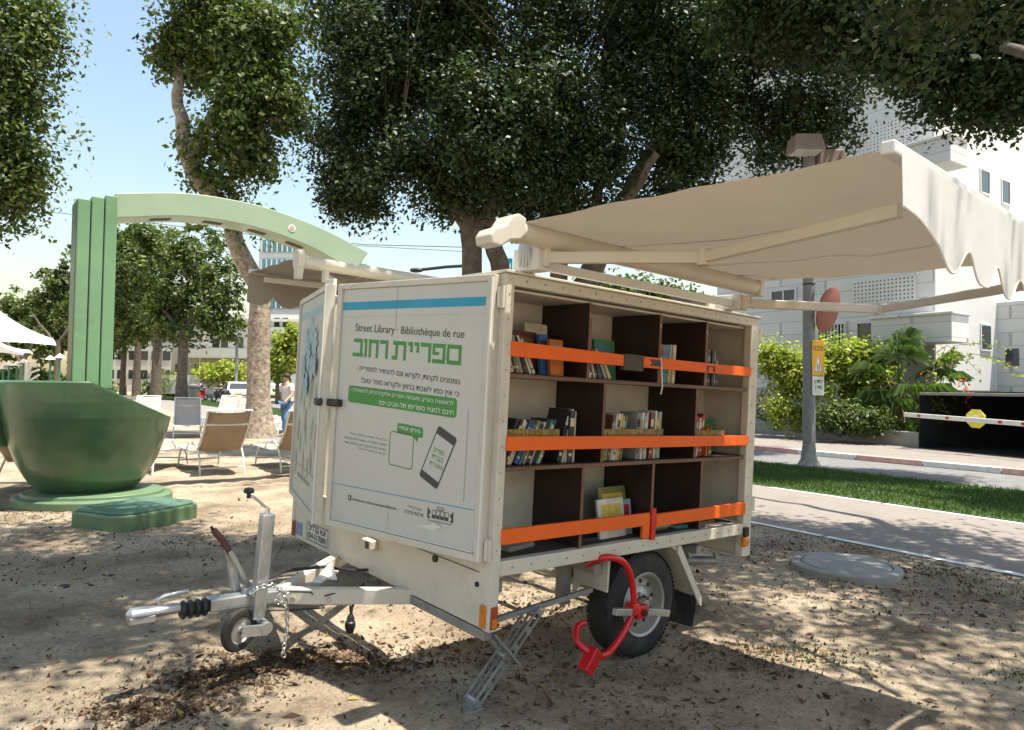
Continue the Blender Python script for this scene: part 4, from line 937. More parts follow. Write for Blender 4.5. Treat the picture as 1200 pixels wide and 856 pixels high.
def lp():
    while True:
        if random.random() < .72:
            c, r = random.choice(PATCH); k_ = random.choice((1., 1., 2.2)); x = random.gauss(c.x, r*k_); y = random.gauss(c.y, r*.6*k_)
        else: y = 1.8+8*random.random()**1.5; x = random.uniform(-.9, .9)*y
        if x*SN.x+y*SN.y < 6.4 and y > 1.5: return (x, y, gz(x, y)+.004)
litter('leaf_litter', 17000, .022, 'litter', 'small brown dead leaves and debris scattered over the sand', lp)
litter('fallen_leaves', 150, .042, 'litter_y', 'yellowing fallen leaves scattered over the sand', lp)
def pp():
    y = 1.8+6*random.random()**1.4; x = random.uniform(-.8, .8)*y; return x, y
mb = MB()
for _ in range(900):
    x, y = pp()
    if x*SN.x+y*SN.y > 6.3: continue
    r = random.uniform(.002, .007); z = gz(x, y); mb.add([(x-r,y,z),(x+r,y,z),(x,y+r,z),(x,y-r,z),(x,y,z+r*.8)], [(0,3,4),(3,1,4),(1,2,4),(2,0,4)])
tag(mb.build('pebbles', 'stone'), 'tiny pebbles scattered in the sand', 'pebbles', kind='stuff')
mb = MB()
for _ in range(160):
    x, y = pp(); z = gz(x, y)+.003; a = random.uniform(0, PI); l = random.uniform(.03, .12)
    if x*SN.x+y*SN.y > 6.3: continue
    mb.tube([(x,y,z),(x+l*.5*math.cos(a)+.005,y+l*.5*math.sin(a),z+.003),(x+l*math.cos(a),y+l*math.sin(a),z)], .0015, 4)
tag(mb.build('twigs', 'bark'), 'short dry twigs lying on the sand', 'twigs', kind='stuff')
# low ridge where the sand drops behind the sculpture
mb = MB(); rp = [gnd(a, b) for a, b in ((150,580),(200,572),(255,570),(300,566),(345,562),(400,560))]
mb.tube([p+Vector((0,0,-.015+.01*math.sin(i*3))) for i, p in enumerate(resample(rp, .15))], .055, 8); structure(mb, 'sand_ridge', 'sand', smooth=True)

# concrete manhole
mh = thing('manhole', 'round grey concrete manhole cover set in the sand by the footpath', 'manhole', gnd(991, 667))
mb = MB(); f0 = lambda x, y, h: Vector((x, y, h)); mb.lathe([(.41,-.05),(.41,.035),(.395,.045),(.345,.045),(.340,.028),(.335,.028)], f0, 48); mb.build('ring', 'concrete', mh, smooth=True)
mb = MB(); mb.lathe([(.332,-.02),(.332,.040),(.32,.05),(.02,.056)], f0, 48); mb.build('cover', 'concrete', mh, smooth=True)

# ------------------------------------------------------------------ green sculpture
gs = thing('green_sculpture', 'big glossy green sculpture of a bowl with a tall ribbed pillar and arch', 'sculpture', (-5.05, 8.6, 0))
GB = Matrix.Translation(Vector((5.05, -8.6, 0)))
def gm(): return MB(GB)
def ring(cx, cy, r, z, n=40, sq=1.): return [Vector((cx+r*math.cos(2*PI*i/n), cy+r*sq*math.sin(2*PI*i/n), z)) for i in range(n)]
def loft(mb, rings):
    n = len(rings[0]); vs = [p for r in rings for p in r]; fs = [(i*n+j, i*n+(j+1)%n, (i+1)*n+(j+1)%n, (i+1)*n+j) for i in range(len(rings)-1) for j in range(n)]
    fs += [tuple(range(n-1,-1,-1)), tuple(range((len(rings)-1)*n, len(rings)*n))]; mb.add(vs, fs)
mb = gm()
BX = -5.14
def cring(r, z, cut):
    out = []
    for i in range(180):
        a = 2*PI*i/180; x = r*math.cos(a); y = r*math.sin(a); p = x*.86+y*.51; q = -x*.51+y*.86; p = min(p, cut); out.append(Vector((BX+p*.86-q*.51, 8.6+p*.51+q*.86, z)))
    return out
prof_ = [(.49,.13,9),(.53,.16,9),(.63,.28,9),(.73,.46,9),(.81,.68,9),(.865,.88,9),(.885,.98,9),(.895,1.02,.86),(.905,1.10,.70),(.915,1.2,.50),(.92,1.3,.29),(.92,1.42,.06),(.90,1.44,.02)]
zz = [.13,.145,.16,.2,.26]+[.32+.05*i for i in range(14)]+[1.0+.0125*i for i in range(34)]+[1.42,1.44]
loft(mb, [cring(float(np.interp(z, [p[1] for p in prof_], [p[0] for p in prof_])), z, 9 if z < 1.0 else .885-(z-1.0)*2.05) for z in zz])
mb.build('bowl', 'gdark', gs, smooth=True)
mb = gm(); mb.prism([(-.44,1.44),(-.44,.9),(-.35,.72),(-.2,.66),(.2,.66),(.35,.72),(.44,.9),(.44,1.44)], lambda a, b, t: Vector((t, 8.35+a, b)), -7.4, -5.85); mb.build('spout', 'gpaint', gs, bevel=.03)
# pillar and arch in their own turned frame
EA = Vector((.78, .62, 0)).normalized(); EB = Vector((-EA.y, EA.x, 0)); O_P = at(83, 452, 8.35); O_P = Vector((O_P.x, O_P.y, 0))
def pa(a, b, z): return O_P+EA*a+EB*b+Vector((0, 0, z))
def pbox(mb, a0, a1, b0, b1, z0, z1):
    v = [pa(a, b, z) for z in (z0, z1) for a, b in ((a0,b0),(a1,b0),(a1,b1),(a0,b1))]; mb.add(v, [(0,3,2,1),(4,5,6,7),(0,1,5,4),(1,2,6,5),(2,3,7,6),(3,0,4,7)])
PWD = .43
mb = gm()
for k in range(3): pbox(mb, k*PWD/3+.006, (k+1)*PWD/3-.006, -.045, .40, 1.35, (3.625, 3.675, 3.715)[k])
pi_ = mb.build('pillar', 'gpaint', gs, bevel=.014, seg=3)
mb = gm(); pbox(mb, .0, PWD, .0, .42, 1.35, 3.62); mb.build('pillar_core', 'gdark', pi_)
tops = [(0,3.66),(.43,3.765),(.6,3.80),(1.27,3.93),(2.18,3.92),(3.07,3.74),(3.82,3.47)]
bots = [(0,3.40),(PWD,3.44),(.6,3.49),(.9,3.56),(1.4,3.63),(2.2,3.60),(3.07,3.40),(3.60,3.12)]
def itp(L, x): return float(np.interp(x, [p[0] for p in L], [p[1] for p in L]))
def smooth_itp(L, x): return sum(itp(L, min(max(x+d, L[0][0]), L[-1][0])) for d in (-.3,-.2,-.1,0,.1,.2,.3))/7 if .35 < x < 3.4 else itp(L, x)
arch_bot = lambda x: smooth_itp(bots, x)
mb = gm(); va_ = []; n = 40
for i in range(n+1):
    xt = PWD-.03+(3.82-PWD+.03)*i/n; xb = PWD-.03+(3.60-PWD+.03)*i/n
    for (x, z) in ((xt, smooth_itp(tops, xt)), (xb, smooth_itp(bots, xb))):
        pass
    zt = smooth_itp(tops, xt); zb = smooth_itp(bots, xb); va_ += [pa(xt, -.03, zt), pa(xt, .42, zt), pa(xb, .42, zb), pa(xb, -.03, zb)]
fs = [(4*i+j, 4*i+(j+1)%4, 4*i+4+(j+1)%4, 4*i+4+j) for i in range(n) for j in range(4)]+[(0,1,2,3), (4*n+3,4*n+2,4*n+1,4*n)]
mb.add(va_, fs); ar = mb.build('arch', 'glight', gs, bevel=.01)
mb = gm(); pbox(mb, 3.60, 3.815, -.028, .418, 0, 3.30); mb.build('far_leg', 'gpaint', gs, bevel=.02)
mb = gm()
for x in (.95, 1.6, 2.2, 2.75):
    z = arch_bot(x)-.004; dz = arch_bot(x+.12)-arch_bot(x-.12); mb.bar(pa(x-.12, .2, z+.020-dz*.5), pa(x+.12, .2, z+.020+dz*.5), .12, .05)
mb.each('spotlight_slot', 'tape', ar)
mb = gm(); mb.cyl(pa(2.62, -.03, 3.66), pa(2.62, -.036, 3.66), .055, n=24); mb.build('round_sticker', 'white_ink', ar)
mb = gm(); mb.cyl(pa(2.62, -.036, 3.66), pa(2.62, -.039, 3.66), .035, n=24); mb.build('sticker_mark', 'redkerb', ar)
mb = gm(); f1 = lambda x, y, h: Vector((-5.0+x*1.18, 8.5+y, h)); mb.lathe([(.74,-.05),(.74,.085),(.72,.10),(.66,.10),(.655,.135),(.64,.142),(.0,.143)], f1, 48); mb.build('plinth', 'gpad', gs, bevel=.004, smooth=True)
def rr(cx, cy, hx, hy, r, n=8):
    o = []
    for sx, sy, a0 in ((1,-1,270),(1,1,0),(-1,1,90),(-1,-1,180)):
        for i in range(n+1): a = rad(a0+90*i/n); o.append((cx+sx*(hx-r)+r*math.cos(a), cy+sy*(hy-r)+r*math.sin(a)))
    return o
RP = Matrix.Rotation(rad(-24), 2)
def rrot(l, c): return [tuple(RP@(Vector(p)-Vector(c))+Vector(c)) for p in l]
c0 = (-3.86, 7.32)
mb = gm(); mb.prism(rrot(rr(*c0, .42, .50, .20), c0), lambda a, b, t: Vector((a, b, t)), -.05, .15); mb.build('step_pad', 'gpad', gs, bevel=.02)
mb = gm(); mb.prism(rrot(rr(*c0, .385, .465, .18), c0), lambda a, b, t: Vector((a, b, t)), .151, .172); mb.build('pad_cover', 'gteal', gs, bevel=.006)

# ------------------------------------------------------------------ sun loungers
def lounger(label, back):
    t = thing('sun_lounger', label, 'sun lounger', group='sun loungers on the sand')
    def side(x):
        mb = MB(); mb.tube([(x,-.62,1.02),(x,-.42,.70),(x,-.05,.36),(x,.25,.335),(x,1.25,.345),(x,1.32,.32)], .016, 8)
        mb.tube([(x*1.02,-.28,.0),(x*1.02,-.24,.22),(x*1.02,-.10,.40),(x*1.02,.10,.50),(x*1.02,.45,.46),(x*1.02,.60,.34)], .015, 8)
        mb.tube([(x,.95,.34),(x,1.10,.18),(x,1.16,0)], .015, 8); mb.build('side_frame', 'wtube', t, smooth=True)
        mb = MB(); mb.bar((x*1.03,-.12,.42),(x*1.03,.45,.485),.035,.016); mb.build('armrest', 'wtube', t, bevel=.005)
    side(-.33); side(.33)
    mb = MB(); mb.cyl((-.33,-.62,1.02),(.33,-.62,1.02),.016,n=8); mb.cyl((-.33,-.26,.10),(.33,-.26,.10),.012,n=8); mb.cyl((-.33,1.12,.12),(.33,1.12,.12),.012,n=8); mb.cyl((-.33,1.32,.32),(.33,1.32,.32),.016,n=8); mb.each('cross_tube', 'wtube', t, smooth=True)
    mb = MB()
    pth = [(-.61,1.00),(-.42,.705),(-.22,.50),(-.05,.365),(.25,.338)]
    mb.grid(lambda u, v: (lambda k, f: Vector((-.315+.63*u, pth[k][0]*(1-f)+pth[k+1][0]*f, pth[k][1]*(1-f)+pth[k+1][1]*f-.02*math.sin(PI*u))))(min(3, int(v*4)), v*4-min(3, int(v*4))), 6, 12); mb.build('backrest_sling', back, t, solid=.004, smooth=True)
    mb = MB(); mb.grid(lambda u, v: Vector((-.315+.63*u, .27+1.03*v, .338-.02*math.sin(PI*u))), 6, 6); mb.build('seat_sling', back, t, solid=.004, smooth=True)
    mb = MB(); mb.bar((-.32,-.488,.795),(.32,-.488,.795),.012,.035); mb.build('headrest_strap', 'wtube', t, bevel=.003)
    return t
l1 = lounger('brown sling lounger seen from behind, nearest the pale tree trunk', 'sling_b'); l1.location = gnd(247, 556)+Vector((0,.25,0)); l1.rotation_euler.z = rad(38)
dup(l1, gnd(341, 553)+Vector((0,.25,0)), rad(36), 'brown sling lounger seen from behind, half hidden by the half open shutter')
dup(l1, gnd(150, 556)+Vector((0,.3,0)), rad(4), 'brown sling lounger whose leg shows just right of the green bowl')
dup(l1, gnd(30, 574)+Vector((0,.2,0)), rad(8), 'brown sling lounger whose white legs show under the left of the green bowl')
l2 = lounger('beige sling lounger facing us with its foot end left of the brown loungers', 'sling'); l2.location = gnd(207, 512)+Vector((0,.6,0)); l2.rotation_euler.z = rad(205)
for (px, py, rz, lb) in ((272,506,178,'beige sling lounger standing just left of the pale tree trunk'), (330,508,168,'beige sling lounger standing just right of the pale tree trunk'),
     (158,505,200,'beige sling lounger furthest left, partly behind the green bowl'), (255,500,183,'beige sling lounger furthest back beside the pale tree trunk')):
    dup(l2, gnd(px, py)+Vector((0,.6,0)), rad(rz), lb)

# ------------------------------------------------------------------ pole with signs
pp_ = thing('light_pole', 'tall grey light pole on the grass verge carrying two floodlights', 'light pole', gnd(948, 546))
mb = MB(); mb.lathe([(.22,0),(.21,.03),(.155,.12),(.125,.35),(.118,.4),(.105,6.0),(.10,6.05)], f0, 24); mb.build('pole', 'pole', pp_, smooth=True)
mb = MB(); mb.cyl((0,0,4.0),(0,0,4.04),.118); mb.cyl((0,0,3.0),(0,0,3.04),.118); mb.cyl((0,0,3.5),(0,0,3.53),.118); mb.each('steel_band', 'black', pp_)
for x, y, z, lb in ((-.17,-.25,6.02,None), (.45,.15,5.86,None)):
    mb = MB(); mb.add([(x-.30,y-.24,z),(x+.30,y-.24,z),(x+.30,y+.24,z),(x-.30,y+.24,z),(x-.26,y-.22,z+.30),(x+.22,y-.22,z+.30),(x+.22,y+.22,z+.30),(x-.26,y+.22,z+.30)], [(0,3,2,1),(4,5,6,7),(0,1,5,4),(1,2,6,5),(2,3,7,6),(3,0,4,7)])
    h = mb.build('floodlight', 'lamphead', pp_, bevel=.02)
    mb = MB(); mb.box((x-.25,y-.2,z-.012),(x+.25,y+.2,z+.002)); mb.build('lens', 'lens', h)
dc = thing('traffic_mirror', 'round rust red traffic mirror seen from its back, strapped to the light pole', 'mirror', pp_.location+Vector((.36, .0, 3.02)))
nrm = Vector((.64, -.70, -.25)).normalized(); mb = MB(); fx = nrm.orthogonal().normalized(); fz = nrm.cross(fx)
mb.lathe([(.02,-.09),(.20,-.075),(.36,-.03),(.44,.0),(.45,.03),(.43,.04),(.0,.045)], lambda x, y, h: fx*x+fz*y+nrm*h, 40); mb.build('disc', 'mirrorback', dc, smooth=True)
mb = MB(); mb.bar((-.02,0,0),(-.36,0,-.0),.04,.04); mb.build('bracket', 'pole', dc)
def sign(name, label, loc, w, h, m, extra):
    t = thing(name, label, 'sign', loc); mb = MB(); mb.box((-w/2,-.008,-h/2),(w/2,.0,h/2)); p = mb.build('plate', m, t, bevel=.004)
    extra(p); return t
def ysign(p):
    mb = MB(); tri = [(-.088,-.27),(.088,-.27),(0,.08)]; tr2 = [(-.062,-.25),(.062,-.25),(0,.02)]
    mb.add([(a,-.0085,b) for a, b in tri]+[(a,-.0085,b) for a, b in tr2], [(0,1,4,3),(1,2,5,4),(2,0,3,5)]); mb.build('red_triangle', 'redkerb', p)
    mb = MB(); mb.add([(a,-.0086,b) for a, b in tr2], [(0,1,2)]); mb.build('white_triangle', 'white_ink', p)
    mb = MB(); put_text(mb, heb('סכנה'), (-.095,-.0092,.135), (.19,0,0), (0,0,.09), (0,0,0), .03)
    for a0 in (-.018, .016): mb.add([(a0-.008,-.0092,-.235),(a0+.008,-.0092,-.235),(a0+.006,-.0092,-.13),(a0,-.0092,-.10),(a0-.006,-.0092,-.13)], [(0,1,2,3,4)])
    mb.build('sign_lettering', 'dark_ink', p)
def wsign(p):
    mb = MB(); put_text(mb, heb('ילדים'), (-.08,-.0092,.05), (.16,0,0), (0,0,.08), (0,0,0), .02); put_text(mb, heb('בדרך'), (-.08,-.0092,-.08), (.16,0,0), (0,0,.08), (0,0,0), .02); mb.build('sign_lettering', 'dark_ink', p)
PL = pp_.location
sign('warning_sign', 'yellow warning sign with a red edged triangle on the light pole', PL+Vector((.115,-.145,2.08)), .235, .68, 'yellow', ysign)
sign('notice_sign', 'small white notice under the yellow warning sign on the light pole', PL+Vector((.115,-.145,1.54)), .225, .36, 'white_ink', wsign)

# ------------------------------------------------------------------ buildings
def prismbox(mb, P, dx, dy, w, d, z0, z1):
    a = [P, P+dx*w, P+dx*w+dy*d, P+dy*d]; mb.add([Vector((p.x,p.y,z0)) for p in a]+[Vector((p.x,p.y,z1)) for p in a], [(0,3,2,1),(4,5,6,7),(0,1,5,4),(1,2,6,5),(2,3,7,6),(3,0,4,7)])
# white clad apartment house on the right: corner K, face A runs along SD (left), face B along SN (right)
K = gnd(1096, 541); K = at(1096, 520, 20.0); K.z = 0
bl = thing('apartment_building', 'white stone clad apartment building with lattice screens and a dark garage entrance', 'building', K)
def bA(s, d, z): return SD*s-SN*0+SN*(-d)+Vector((0,0,z))   # point on face A plane: s along to the left, d out towards us
def A_box(mb, s0, s1, z0, z1, d0, d1):
    v = [bA(s, d, z) for z in (z0, z1) for s, d in ((s0,d0),(s1,d0),(s1,d1),(s0,d1))]; mb.add(v, [(0,3,2,1),(4,5,6,7),(0,1,5,4),(1,2,6,5),(2,3,7,6),(3,0,4,7)])
def B_box(mb, r0, r1, z0, z1, d0, d1):
    f = lambda r, d, z: SN*r-SD*d+Vector((0,0,z))
    v = [f(r, d, z) for z in (z0, z1) for r, d in ((r0,d0),(r1,d0),(r1,d1),(r0,d1))]; mb.add(v, [(0,3,2,1),(4,5,6,7),(0,1,5,4),(1,2,6,5),(2,3,7,6),(3,0,4,7)])
def zpx(px, py, P):    # height of a pixel above ground at the distance of world point P
    return at(px, py, P.y).z
def A_at(px, d=0.):
    """s on face A plane under pixel column px"""
    r = ray(px, 450); n = SN; o = K-SN*d; k = ((o-Vector(CAM)).dot(n))/(Vector(r).dot(n)); P = Vector(CAM)+Vector(r)*k; return (P-K).dot(SD), P
def B_at(px):
    r = ray(px, 450); k = ((K-Vector(CAM)).dot(SD))/(Vector(r).dot(SD)); P = Vector(CAM)+Vector(r)*k; return (P-K).dot(SN), P
sL, PLf = A_at(840)
HB = 14.5
mb = MB(); A_box(mb, 0, sL, 1.5, HB, 0, -12); wl = mb.build('upper_walls', 'cladding', bl)
mb = MB(); A_box(mb, 2.5, sL, 0, 1.497, 0, -12); A_box(mb, 0, .4, 0, 1.497, 0, -.4); mb.build('lower_walls', 'cladding', bl)
mb = MB(); A_box(mb, -.01, 2.5, 0, 1.49, -6.0, -6.4); B_box(mb, .4, 9, 0, 1.49, -6.0, -6.4); A_box(mb, -9, 2.5, .12, .14, -.3, -12); mb.build('garage_void', 'garage', bl)  # blackened panels and floor paint in the darkness of the opening
mb = MB(); B_box(mb, 0, 9, HB, HB+.5, .05, -10); A_box(mb, 0, sL, HB, HB+.5, .05, -.2); mb.build('parapet', 'plaster', bl)
# protruding lower block with grey face at the far right
r1, PB = B_at(1168)
def C_box(mb, r0, r1_, q0, q1, z0, z1):
    f = lambda r, q, z: SN*r-SD*q+Vector((0,0,z)); v = [f(r, q, z) for z in (z0, z1) for r, q in ((r0,q0),(r1_,q0),(r1_,q1),(r0,q1))]; mb.add(v, [(0,3,2,1),(4,5,6,7),(0,1,5,4),(1,2,6,5),(2,3,7,6),(3,0,4,7)])
zc = zpx(1168, 355, PB)
mb = MB(); C_box(mb, r1, r1+8, .0, 5.0, 1.5, zc); mb.build('side_block', 'cladding', bl)
mb = MB(); C_box(mb, r1+.8, r1+8, 1.8, 5.0, 0, 1.497); mb.build('side_pier', 'concrete', bl)
# features on face A, by pixel columns and rows
def feat(px0, px1, py0, py1, name, m, d0=.0, d1=-.35, parent=bl):
    s0, P0 = A_at(px0); s1, P1_ = A_at(px1); Pm = (P0+P1_)/2
    z0 = at((px0+px1)/2, py1, Pm.y).z; z1 = at((px0+px1)/2, py0, Pm.y).z
    return s0, s1, z0, z1
def lattice(px0, px1, py0, py1, nx, nz, label='lattice'):
    s0, s1, z0, z1 = feat(px0, px1, py0, py1, '', '')
    mb = MB(); A_box(mb, s0, s1, z0, z1, .004, .008); b = mb.build('lattice_screen', 'glassdark', bl)
    mb = MB()
    for i in range(nx+1): s = s0+(s1-s0)*i/nx; A_box(mb, s-.035, s+.035, z0, z1, .009, .05)
    for j in range(nz+1): z = z0+(z1-z0)*j/nz; A_box(mb, s0, s1, z-.035, z+.035, .0095, .048)
    mb.build('lattice_bars', 'plaster', b)
lattice(1001, 1073, 327, 354, 16, 6); lattice(1012, 1072, 143, 180, 14, 9)
def winA(px0, px1, py0, py1, glass='glassdark', bars=0):
    s0, s1, z0, z1 = feat(px0, px1, py0, py1, '', '')
    mb = MB(); A_box(mb, s0, s1, z0, z1, .006, .012); w = mb.build('window', glass, bl)
    mb = MB(); lo, hi = min(s0,s1), max(s0,s1)
    A_box(mb, lo-.06, hi+.06, z1, z1+.07, 0, .06); A_box(mb, lo-.06, hi+.06, z0-.07, z0, 0, .08); A_box(mb, lo-.06, lo, z0, z1, 0, .06); A_box(mb, hi, hi+.06, z0, z1, 0, .06); A_box(mb, (lo+hi)/2-.025, (lo+hi)/2+.025, z0, z1, .013, .04)
    mb.build('window_frame', 'plaster', w)
    if bars:
        mb = MB()
        for i in range(bars+1): s = s0+(s1-s0)*i/bars; A_box(mb, s-.02, s+.02, z0, z1, .05, .08)
        mb.build('window_bars', 'plaster', w)
winA(960, 991, 381, 408, 'glassdark', 8); winA(1006, 1060, 378, 408); winA(905, 932, 341, 353); winA(1080, 1094, 268, 300)
winA(1082, 1094, 190, 215)
# balcony box low on the corner and one higher up
for (px0, px1, py0, py1) in ((1062, 1094, 375, 405), (1062, 1094, 183, 210)):
    s0, s1, z0, z1 = feat(px0, px1, py0, py1, '', ''); hi = max(s0, s1)
    mb = MB(); A_box(mb, -.9, hi+.5, z0, z1, .005, 1.0); A_box(mb, -.95, hi+.55, z1, z1+.08, .006, 1.06); mb.build('balcony', 'cladding', bl, bevel=.02)
def winB(px0, px1, py0, py1):
    a, Pa = B_at(px0); b, Pb = B_at(px1); Pm = (Pa+Pb)/2; z0 = at((px0+px1)/2, py1, Pm.y).z; z1 = at((px0+px1)/2, py0, Pm.y).z
    mb = MB(); B_box(mb, a, b, z0, z1, .022, .028); w = mb.build('window', 'glassdark', bl)
    mb = MB(); B_box(mb, a-.05, a, z0-.05, z1+.05, .021, .05); B_box(mb, b, b+.05, z0-.05, z1+.05, .021, .05); B_box(mb, a, b, z1, z1+.05, .021, .05); B_box(mb, a, b, z0-.05, z0, .021, .07); mb.build('window_frame', 'plaster', w)
# face B wall itself is the end of upper_walls; extend it to the right
mb = MB(); B_box(mb, 12.0, 22, 1.5, HB, 0, -8); mb.build('upper_walls', 'plaster', bl)
mb = MB(); B_box(mb, .02, 11.9, 1.53, HB-.02, .0, .02); mb.build('rendered_face', 'plaster', bl)
winB(1150, 1160, 201, 227); winB(1175, 1184, 213, 239); winB(1149, 1160, 382, 410); winB(1180, 1188, 300, 318)
mb = MB(); 
fq = lambda r, q, z: SN*r-SD*q+Vector((0,0,z))
mb.add([fq(r1-.004, q, z) for q, z in ((.25,2.30),(.62,2.30),(.62,2.85),(.25,2.85))], [(0,1,2,3)]); mb.build('window', 'glassdark', bl, solid=.01)

# retaining wall, planter, shrubs
k1, k2 = gnd(884, 511), gnd(1071, 530); dk = (k1-k2).normalized(); nk = Vector((dk.y, -dk.x, 0))
if nk.y < 0: nk = -nk
pw = thing('planter_wall', 'low pale concrete planter wall along the far pavement', 'planter', k2)
kl = (k1-k2).length
mb = MB(); 
for a, b in ((-.12, kl+3),): 
    q = [dk*a, dk*b, dk*b+nk*.18, dk*a+nk*.18]; mb.add([p for p in q]+[p+Vector((0,0,.48)) for p in q], [(0,3,2,1),(4,5,6,7),(0,1,5,4),(1,2,6,5),(2,3,7,6),(3,0,4,7)])
q = [dk*-.12+nk*.18, dk*.06+nk*.18, dk*.06+nk*.6, dk*-.12+nk*.6]; mb.add(q+[p+Vector((0,0,.48)) for p in q], [(0,3,2,1),(4,5,6,7),(0,1,5,4),(1,2,6,5),(2,3,7,6),(3,0,4,7)])
mb.build('wall', 'concrete', pw, bevel=.02)
mb = MB(); q = [dk*.06+nk*.18, dk*(kl+3)+nk*.18, dk*(kl+3)+nk*1.6, dk*1.4+nk*1.6]; mb.add([p+Vector((0,0,.40)) for p in q], [(0,1,2,3)]); mb.build('soil', 'grass_base', pw)
g0 = k2-dk*.15-K; g1 = k2-dk*7.5-K
q = [g0, g1, g1+nk*5.5, g0+nk*5.5]
mb = MB(); mb.add([Vector((p.x,p.y,.13)) for p in q]+[Vector((p.x,p.y,1.38)) for p in q], [(0,3,2,1),(1,2,6,5),(2,3,7,6),(3,0,4,7),(4,5,6,7)]); mb.build('garage_mouth', 'garage', bl)  # open-fronted box, lining coloured near black as the shade within
mb = MB(); mb.add([Vector((p.x,p.y,1.382)) for p in q]+[Vector((p.x,p.y,1.45)) for p in q], [(0,3,2,1),(0,1,5,4),(1,2,6,5),(2,3,7,6),(3,0,4,7),(4,5,6,7)]); mb.build('garage_roof', 'concrete', bl, bevel=.01)
rw = thing('retaining_wall', 'stone retaining wall behind the planter, half covered by hedge', 'wall', k2)
mb = MB(); q = [dk*1.9+nk*1.7, dk*(kl+3)+nk*1.7, dk*(kl+3)+nk*2.0, dk*1.9+nk*2.0]; mb.add(q+[p+Vector((0,0,1.55)) for p in q], [(0,3,2,1),(4,5,6,7),(0,1,5,4),(1,2,6,5),(2,3,7,6),(3,0,4,7)]); mb.build('stones', 'stone', rw, bevel=.02)
def bush(name, label, cat, base, blobs, n, per, spread, size, leaf, stems=0, group=None):
    t = thing(name, label, cat, base, group=group)
    if stems:
        mb = MB()
        for _ in range(stems):
            c, r = random.choice(blobs); mb_q = (c[0]+random.uniform(-.6,.6)*r[0], c[1]+random.uniform(-.5,.5)*r[1], c[2]+random.uniform(-.3,.6)*r[2]); limb(mb, (random.uniform(-.3,.3), random.uniform(-.1,.1), 0), mb_q, .035, .008, .5)
        mb.build('stems', 'bark', t, smooth=True)
    P, Nn = crown_points(blobs, n, per, spread); quads('foliage', P, Nn, size, leaf, t); return t
def bb(px, py, Y): return at(px, py, Y)
def blobs_px(base, lst):
    out = []
    for px, py, Y, rx, rz in lst:
        p = at(px, py, Y); s = Y/F; out.append(((p.x-base.x, p.y-base.y, p.z-base.z), (rx*s, rx*s*.7, rz*s)))
    return out
b0 = gnd(905, 509); Yb = 20.5
bush('hedge_bush', 'bright yellow green hedge left of the light pole', 'bush', b0, blobs_px(b0, [(905,425,Yb,24,22),(930,440,Yb-.3,20,25),(895,450,Yb,14,18)]), 200, 40, .20, .13, 'leaf_lime', 6)
b0 = gnd(985, 514); Yb = 19.5
bush('hedge_bush', 'bright yellow green hedge between the light pole and the fan palm', 'bush', b0, blobs_px(b0, [(985,425,Yb,28,24),(1015,430,Yb,22,22),(965,440,Yb-.3,18,22),(1035,415,Yb+1,14,12),(1000,455,Yb,25,14)]), 380, 40, .20, .13, 'leaf_lime', 12)
b0 = gnd(1010, 520); Yb = 18.4
bush('low_shrub', 'dark green low shrubs spilling over the planter wall', 'shrub', b0, blobs_px(b0, [(985,490,Yb,24,14),(1020,496,Yb-.5,20,10),(1090,480,Yb-1,12,12)]), 160, 40, .18, .11, 'leaf_mid', 4)
b0 = gnd(915, 512); Yb = 19.8
bush('climbing_shrub', 'trailing creeper hanging on the stone wall beside the light pole', 'creeper', b0, blobs_px(b0, [(912,485,Yb,14,22),(935,490,Yb,10,20)]), 70, 30, .16, .10, 'leaf_lime', 3)
# fan palm
pb = gnd(1053, 522); pm = thing('fan_palm', 'fan palm with shaggy brown trunk in the planter by the garage', 'palm', pb)
ph = at(1055, 450, pb.y).z
mb = MB(); mb.lathe([(.26,0),(.24,.3),(.22,ph*.5),(.2,ph-.1),(.12,ph)], f0, 14); mb.build('trunk', mat('palm_trunk', (.24,.11,.06), .9, var=.5, scale=8, bump=1, bscale=15), pm, smooth=True)
mb = MB()
for k in range(90):
    a = random.uniform(0, 2*PI); z = random.uniform(.1, ph); r = .21; mb.bar((r*math.cos(a), r*math.sin(a), z), ((r+.14)*math.cos(a), (r+.14)*math.sin(a), z+.14), .05, .02)
mb.build('leaf_stubs', 'woodedge', pm)
mb = MB()
for k in range(46):
    a = random.uniform(0, 2*PI); el = rad(random.uniform(-55, 80)); ln = random.uniform(.8, 1.5); d = Vector((math.cos(a)*math.cos(el), math.sin(a)*math.cos(el), math.sin(el)))
    o = Vector((0,0,ph-.05)); tip = o+d*ln; mb.tube([o, o+d*ln*.5+Vector((0,0,.05)), tip], [.014,.010,.008], 5)
    s = d.cross(Vector((0,0,1))).normalized(); up = s.cross(d)
    for j in range(22):
        b = rad(-95+190*j/21); dd = (d*math.cos(b)+s*math.sin(b)).normalized(); l = random.uniform(.55,.8)*(1-.25*abs(b)/1.7); e = tip+dd*l*.6+up*.04; e2 = tip+dd*l+Vector((0,0,-.18-.16*random.random())); w_ = dd.cross(up)*.013
        mb.add([tip, e-w_, e2, e+w_], [(0,1,2),(0,2,3)])
mb.build('fronds', 'leaf_palm', pm)
bg = thing('bougainvillea', 'thin arching bougainvillea branches with a few red flowers against the white wall', 'shrub', gnd(1085, 520))
bo = bg.location; mb = MB(); tips = []
